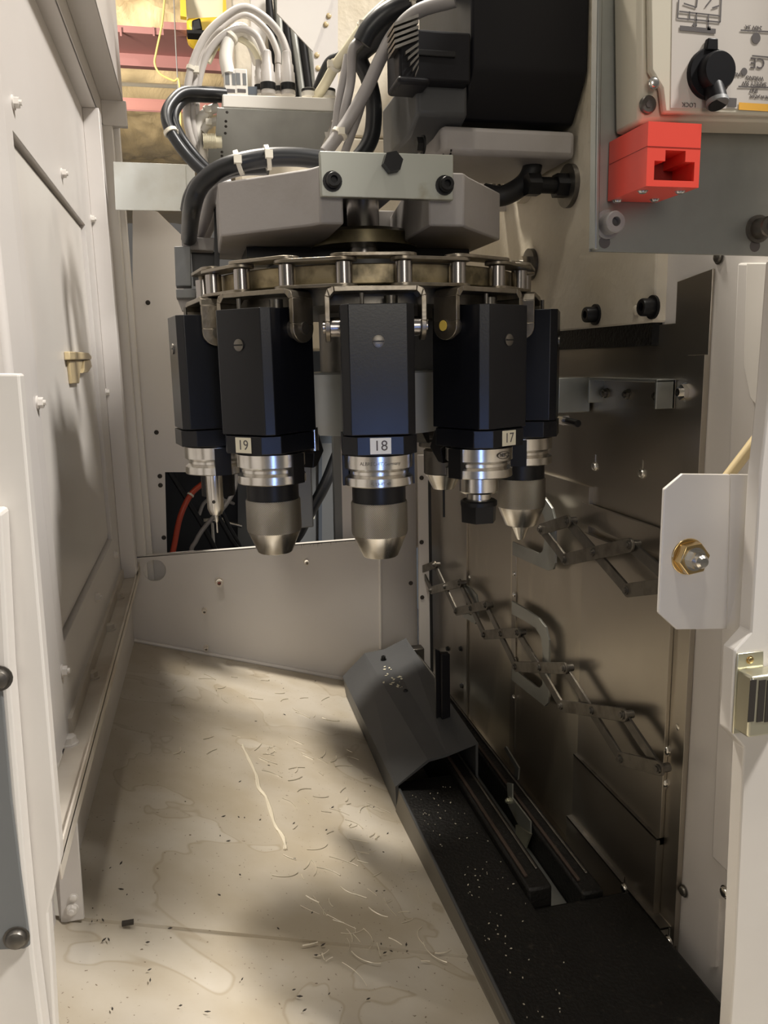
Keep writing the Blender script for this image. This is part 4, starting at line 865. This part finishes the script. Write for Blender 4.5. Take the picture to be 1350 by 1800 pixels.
# ------------------------------------------------------------------ near door frame on the right
YD = .42
fr_ = struct(B().prism(py_([(1370, 455), (1352, 690), (1336, 835), (1320, 1112), (1291, 1144), (1284, 1287), (1308, 1314), (1290, 1700), (1280, 1860), (1560, 1860), (1560, 455)], YD), (0, .012, 0)).build('door_1', 'white_gloss', bevel=.0012, flat=True))
o = thing('nut_plate', 'white chamfered bracket plate holding a brass nut beside the door frame', 'bracket', on(1240, 1110, 'Y', .45))
B().prism(py_([(1200, 833), (1284, 834), (1278, 1106), (1190, 1107), (1158, 1078), (1168, 860)], .45), (0, .003, 0)).build('plate', 'white_gloss', o, bevel=.0008, flat=True)
a0, a1 = py_([(1284, 834), (1278, 1106)], .45); g0, g1 = py_([(1345, 835), (1325, 1117)], YD+.013)
B().prism([a0, a1, g1, g0], (.001, .002, 0)).build('folded_side', 'white_gloss', o, flat=True)
p = on(1209, 978, 'Y', .45)
bn = B().lathe([(.0122, 0), (.0122, .001)], 30, p, (0, -1, 0)); bn.cyl(p+V((0, -.001, 0)), p+V((0, -.008, 0)), .0112, n=6, ph=.15); bo = bn.build('brass_nut', 'brass_nut', o, bevel=.0012)
B().cyl(p+V((0, -.008, 0)), p+V((0, -.0085, 0)), .0078, n=24).cyl(p+V((0, -.0085, 0)), p+V((0, -.013, 0)), .0062, n=6).lathe([(.0045, .013), (.0045, .016), (.003, .0178), (.0003, .018)], 20, p, (0, -1, 0)).build('stud', 'steel', bo)
o = thing('magnet_catch', 'zinc magnetic catch with slotted block screwed to the white door frame below the brass nut', 'catch', on(1320, 1290, 'Y', YD))
B().prism(py_([(1294, 1148), (1340, 1143), (1338, 1283), (1286, 1289)], YD-.0006), (0, -.0015, 0)).build('back_plate', 'zinc_yellow', o, bevel=.0006)
mb = B(); m0, m1 = on(1296, 1176, 'Y', YD-.002), on(1352, 1272, 'Y', YD-.002); mb.box((m0.x, YD-.002, m0.z), (m1.x+.01, YD-.016, m1.z)); mo = mb.build('magnet_block', 'zinc_yellow', o, bevel=.0015)
for px in (1322, 1338, 1352):
    a, b2 = on(px-3, 1196, 'Y', YD-.0162), on(px+3, 1268, 'Y', YD-.0162); B().box((a.x, YD-.0164, a.z), (b2.x, YD-.0160, b2.z)).build('slot', 'debris', mo)
for q in [(1318, 1160), (1314, 1279)]: fastener(o, on(*q, 'Y', YD-.002), (0, -1, 0), .0022, 'button', 'brass_nut', 'screw')
cable('tan hose slanting across the painted wall panel behind the door frame', [(1240, 890, .50), (1284, 832, .50), (1320, 785, .50), (1352, 742, .50), (1400, 680, .50)], .0042, 'hose_tan', cat='hose', name='hose')

# near door edge on the left
dl = struct(B().prism(py_([(-160, 655), (34, 657), (105, 1490), (106, 1520), (85, 1605), (92, 1700), (100, 1860), (-160, 1860)], YD), (0, .012, 0)).build('door_2', 'white_gloss', bevel=.0012, flat=True))
fs = B().prism(py_([(-160, 900), (2, 900), (16, 1180), (42, 1500), (60, 1690), (82, 1860), (-160, 1860)], YD-.018), (0, .0175, 0)).build('front_sheet', 'white_gloss', dl, bevel=.002, flat=True)
gpn = B().prism(py_([(-160, 1190), (4, 1190), (22, 1400), (38, 1530), (53, 1640), (54, 1658), (44, 1664), (-160, 1672)], YD-.0185), (0, -.002, 0)).build('grey_panel', 'grey_panel', dl, bevel=.0008, flat=True)
fastener(gpn, on(29, 1648, 'Y', YD-.0205), (0, -1, 0), .0052, 'button', 'dark_steel', 'screw')
fastener(gpn, on(-2, 1192, 'Y', YD-.0205), (0, -1, 0), .0052, 'button', 'dark_steel', 'screw')
#@@FAR
# ------------------------------------------------------------------ cables in the next bay, seen through the opening
G3 = 'cables in the dark bay behind the opening'
cable('red hose with a white tie in the dark bay', [(300, 1010, 1.75), (308, 950, 1.75), (318, 905, 1.75), (335, 870, 1.76), (356, 850, 1.78), (375, 835, 1.8)], .0062, 'hose_red', (3,), cat='hose', name='hose', drop=1)
cable('grey cable crossing in front of the black ones in the dark bay', [(335, 985, 1.76), (345, 950, 1.76), (365, 920, 1.77), (395, 890, 1.78), (412, 860, 1.8), (416, 835, 1.82)], .005, 'cable_grey', group=G3, drop=1)
cable('black cable slanting behind the red hose in the dark bay', [(292, 820, 1.9), (330, 880, 1.9), (365, 940, 1.9), (385, 990, 1.9)], .006, 'cable_black', group=G3, drop=2)
cable('black cable slanting down the middle of the dark bay', [(345, 800, 1.85), (370, 880, 1.85), (405, 945, 1.85), (425, 985, 1.85)], .0055, 'cable_black', group=G3, drop=2)
cable('twin black cable beside the middle one in the dark bay', [(355, 800, 1.87), (378, 870, 1.87), (400, 920, 1.87), (430, 985, 1.87)], .005, 'cable_black', group=G3, drop=2)
cable('thin pale cable arching at the back of the dark bay', [(350, 905, 2.0), (358, 885, 2.0), (372, 876, 2.0), (390, 878, 2.0), (410, 885, 2.13)], .0045, 'cable_light', group=G3)
cable('fat black hose rising past the pale paper tag in the bay', [(500, 985, 1.8), (527, 935, 1.8), (548, 895, 1.8), (572, 850, 1.81), (592, 800, 1.83)], .0135, 'cable_black', cat='hose', name='hose', drop=1)
o = thing('pipe_fitting', 'small metal pipe fitting with an elbow at the back of the dark bay', 'fitting', on(380, 960, 'Y', 2.05))
b = B(); c = on(372, 915, 'Y', 2.05)
b.cyl(c+V((-.02, 0, 0)), c+V((.03, 0, 0)), .008, n=6).cyl(V((c.x, c.y, -.6)), c+V((0, 0, 0)), .006, n=12).cyl(c+V((.03, 0, -.005)), c+V((.075, 0, -.02)), .005, n=12); b.build('fitting', 'steel', o)
tag(B().prism(py_([(526, 885), (556, 884), (553, 912), (526, 912)], 2.12), (0, .002, 0)).build('paper_tag', 'paper'), 'blank pale paper tag on the blue-grey cabinet in the bay', 'paper')
cab = thing('cabinet', 'blue-grey cabinet panel with an upright edge inside the dark bay', 'cabinet', on(500, 990, 'Y', 2.125))
B().prism(py_([(418, 780), (600, 780), (600, 990), (418, 990)], 2.13), (0, .015, 0)).build('panel', 'grey_panel', cab, flat=True)
B().prism(py_([(560, 780), (566, 780), (566, 990), (560, 990)], 2.12), (0, .008, 0)).build('upright', 'cabinet_blue', cab, flat=True)
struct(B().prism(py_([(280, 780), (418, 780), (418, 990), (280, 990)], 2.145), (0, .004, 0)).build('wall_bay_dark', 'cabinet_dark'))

# ------------------------------------------------------------------ workshop roof seen over the wall
def ceil_z(y): return 3.0+.073*y
CP = [on(280, py, 'Z', 1) for py in (12, 60, 137, 178, 262, 372)]
PUR = []                       # purlin distances
for py in (-20, 40, 120, 150, 186, 300, 395):
    d = ray(280, py); PUR.append(3.0*d.y/(d.z-.073*d.y))
STAR = []
for q in [(203, 8), (280, 272), (205, 268), (350, 268), (296, 386), (220, 388), (255, 30), (330, 30), (215, 205), (290, 205)]:
    d = ray(*q); k = 3.0/(d.z-.073*d.y); STAR.append((d.x*k, d.y*k))
NX, NY = 150, 210; vs = []; fs = []
for j in range(NY):
    y = 6+(j/(NY-1))**1.3*26
    for i in range(NX):
        x = -7+9*i/(NX-1); z = ceil_z(y); lo = max([p for p in PUR if p <= y] or [5]); hi = min([p for p in PUR if p > y] or [32])
        t = (y-lo)/(hi-lo); z -= .10*(hi-lo)**.5*sin(pi*t)
        z += .02*sin(x*5.1+y*.7+2*sin(y*1.7))+.012*sin(x*11+sin(y*3.1)*2)
        for sx, sy in STAR:
            dx, dy = x-sx, (y-sy)*.55; r = math.hypot(dx, dy)
            if r < 1.6: z += (.16*math.exp(-r*3.2))+.035*cos(11*math.atan2(dy, dx)+r)*math.exp(-r*1.6)*min(1, r*5)
        vs.append((x, y, z))
for j in range(NY-1):
    for i in range(NX-1): a = j*NX+i; fs.append([a, a+1, a+NX+1, a+NX])
ceil = struct(B().add(vs, fs).build('ceiling', 'insulation', ang=80))
def beam(lab, py0, py1, Y, m='beam_red', fl_=.5):
    z1_, z0_ = on(280, py0, 'Y', Y).z, on(280, py1, 'Y', Y).z; hh = z1_-z0_; fw_ = hh*fl_
    o = thing('roof_beam', lab, 'beam', V((-3, Y, z0_)))
    B().box((-8, Y-fw_/2, z1_-hh*.14), (3, Y+fw_/2, z1_)).build('top_flange', m, o); B().box((-8, Y-.03, z0_+hh*.1), (3, Y+.03, z1_-hh*.14)).build('web', m, o); B().box((-8, Y-fw_/2, z0_), (3, Y+fw_/2, z0_+hh*.1)).build('bottom_flange', m, o)
    return o
b1 = beam('deep pinkish red steel roof beam with a light rail along its top', 74, 121, 6.4, fl_=.35)
z1_, z0_ = on(280, 49, 'Y', 6.0).z, on(280, 61, 'Y', 6.0).z
B().box((-8, 6.0, z0_), (3, 6.6, z1_)).build('top_rail', 'beam_red', b1)
for px in (212, 270, 323):
    p = on(px, 55, 'Y', 5.99); B().box(p+V((-.006, -.004, -.03)), p+V((.006, .01, .025))).build('clip', 'beam_red', b1)
beam('dark red roof purlin below the tan insulation', 176, 196, 10.5)
p0, p1 = on(180, 149, 'Y', 8.6), on(460, 158, 'Y', 8.6); tag(B().cyl(p0-V((3, 0, 0)), p1+V((1, 0, 0)), .02, n=12).build('conduit', 'shop_light_line'), 'pale conduit running under the insulation between the red beams', 'conduit')
# yellow hoist trolley on the beam
YH = 5.6
o = thing('hoist', 'yellow hoist trolley with a dark hook block above the red beam', 'hoist', on(370, 60, 'Y', YH))
B().prism(py_([(316, -30), (325, -30), (328, 30), (317, 28)], YH), (0, .05, 0)).build('side_bar', 'crane_yellow', o)
B().prism(py_([(392, -30), (417, -30), (417, 62), (392, 62)], YH), (0, .08, 0)).build('upright', 'crane_yellow', o)
B().prism(py_([(327, 30), (417, 26), (417, 60), (345, 60), (330, 50)], YH+.05), (0, .3, 0)).build('drum_box', 'crane_yellow', o, bevel=.02)
B().cyl(on(360, 12, 'Y', YH+.06), on(360, 12, 'Y', YH+.36), .14, n=24).build('motor', 'label_cream', o)
B().prism(py_([(337, 35), (352, 30), (356, 52), (338, 56)], YH-.02), (0, .1, 0)).build('hook_block', 'black_oxide', o, bevel=.01)
B().prism(py_([(328, 52), (420, 55), (420, 62), (330, 58)], YH-.02), (0, .1, 0)).build('dark_edge', 'black_gunk', o)
B().prism(py_([(288, 38), (330, 40), (328, 53), (287, 51)], YH+.2), (0, .1, 0)).build('end_stop', 'beam_red', o)
cable('yellow pendant cord looping down in front of the red beam', [(291, -20, 5.3), (285, 40, 5.3), (275, 90, 5.3), (272, 112, 5.3), (282, 130, 5.3), (305, 142, 5.3), (315, 146, 5.3), (318, 240, 5.3)], .006, 'yellow_cord', cat='cord', name='pendant_cord')
cable('thin grey hoist chain hanging in front of the red beam', [(305, -20, 5.8), (308, 60, 5.8), (311, 120, 5.8), (314, 170, 5.8), (316, 230, 5.8)], .004, 'cable_grey', cat='chain', name='hoist_chain')

# ------------------------------------------------------------------ shavings and debris on the floor pan
sv_ = B()
def fpx(px, py, dz=.0008): p = fl(px, py); p.z += dz; return p
for i in range(150):
    if i < 95: px, py = random.uniform(520, 770), random.uniform(1330, 1700)
    elif i < 130: px, py = random.uniform(300, 640), random.uniform(1190, 1330)
    else: px, py = random.uniform(480, 720), random.uniform(1290, 1420)
    if px > 600+.46*(py-1215)-25: continue
    p = fpx(px, py); a = random.random()*6.3; L = random.uniform(.008, .035); k = random.uniform(-50, 50); pts = []
    for q in range(6): pts.append(p.copy()); p = p+V((cos(a), sin(a), 0))*L/5; p.z = fz(p.x, p.y)+.0006; a += k*L/5
    sv_.tube(pts, random.uniform(.0003, .0008), 4, 2)
q = [(424, 1312), (437, 1335), (449, 1362), (455, 1385), (469, 1402), (476, 1430), (483, 1452), (497, 1472), (502, 1491)]
for k_ in range(4): sv_.tube([fpx(x+random.uniform(-3, 3), y+random.uniform(-4, 4)) for x, y in q[k_ % 3:]], .0014, 5, 3)
tag(sv_.build('metal_shavings', 'shaving', kind='stuff'), 'fine curled pale shavings scattered over the floor pan', 'shavings')
db = B()
for i in range(70):
    px, py = random.uniform(160, 780), random.uniform(1180, 1790)
    if px > 600+.46*(py-1215)-25 or px < 230-.2*(py-1130): continue
    p = fpx(px, py, .0002); s_ = random.uniform(.0005, .0016); a = random.random()*6; d1 = V((cos(a), sin(a), 0))*s_*random.uniform(1, 2.5); d2 = V((-sin(a), cos(a), 0))*s_
    db.prism([p-d1, p-d2*.6, p+d1, p+d2*.6], (0, 0, .0006))
p = fpx(225, 1626); db.box(p+V((-.005, -.002, 0)), p+V((.005, .002, .003)))
tag(db.build('floor_debris', 'debris', kind='stuff'), 'small dark crumbs of debris scattered on the floor pan', 'debris')
#@@END
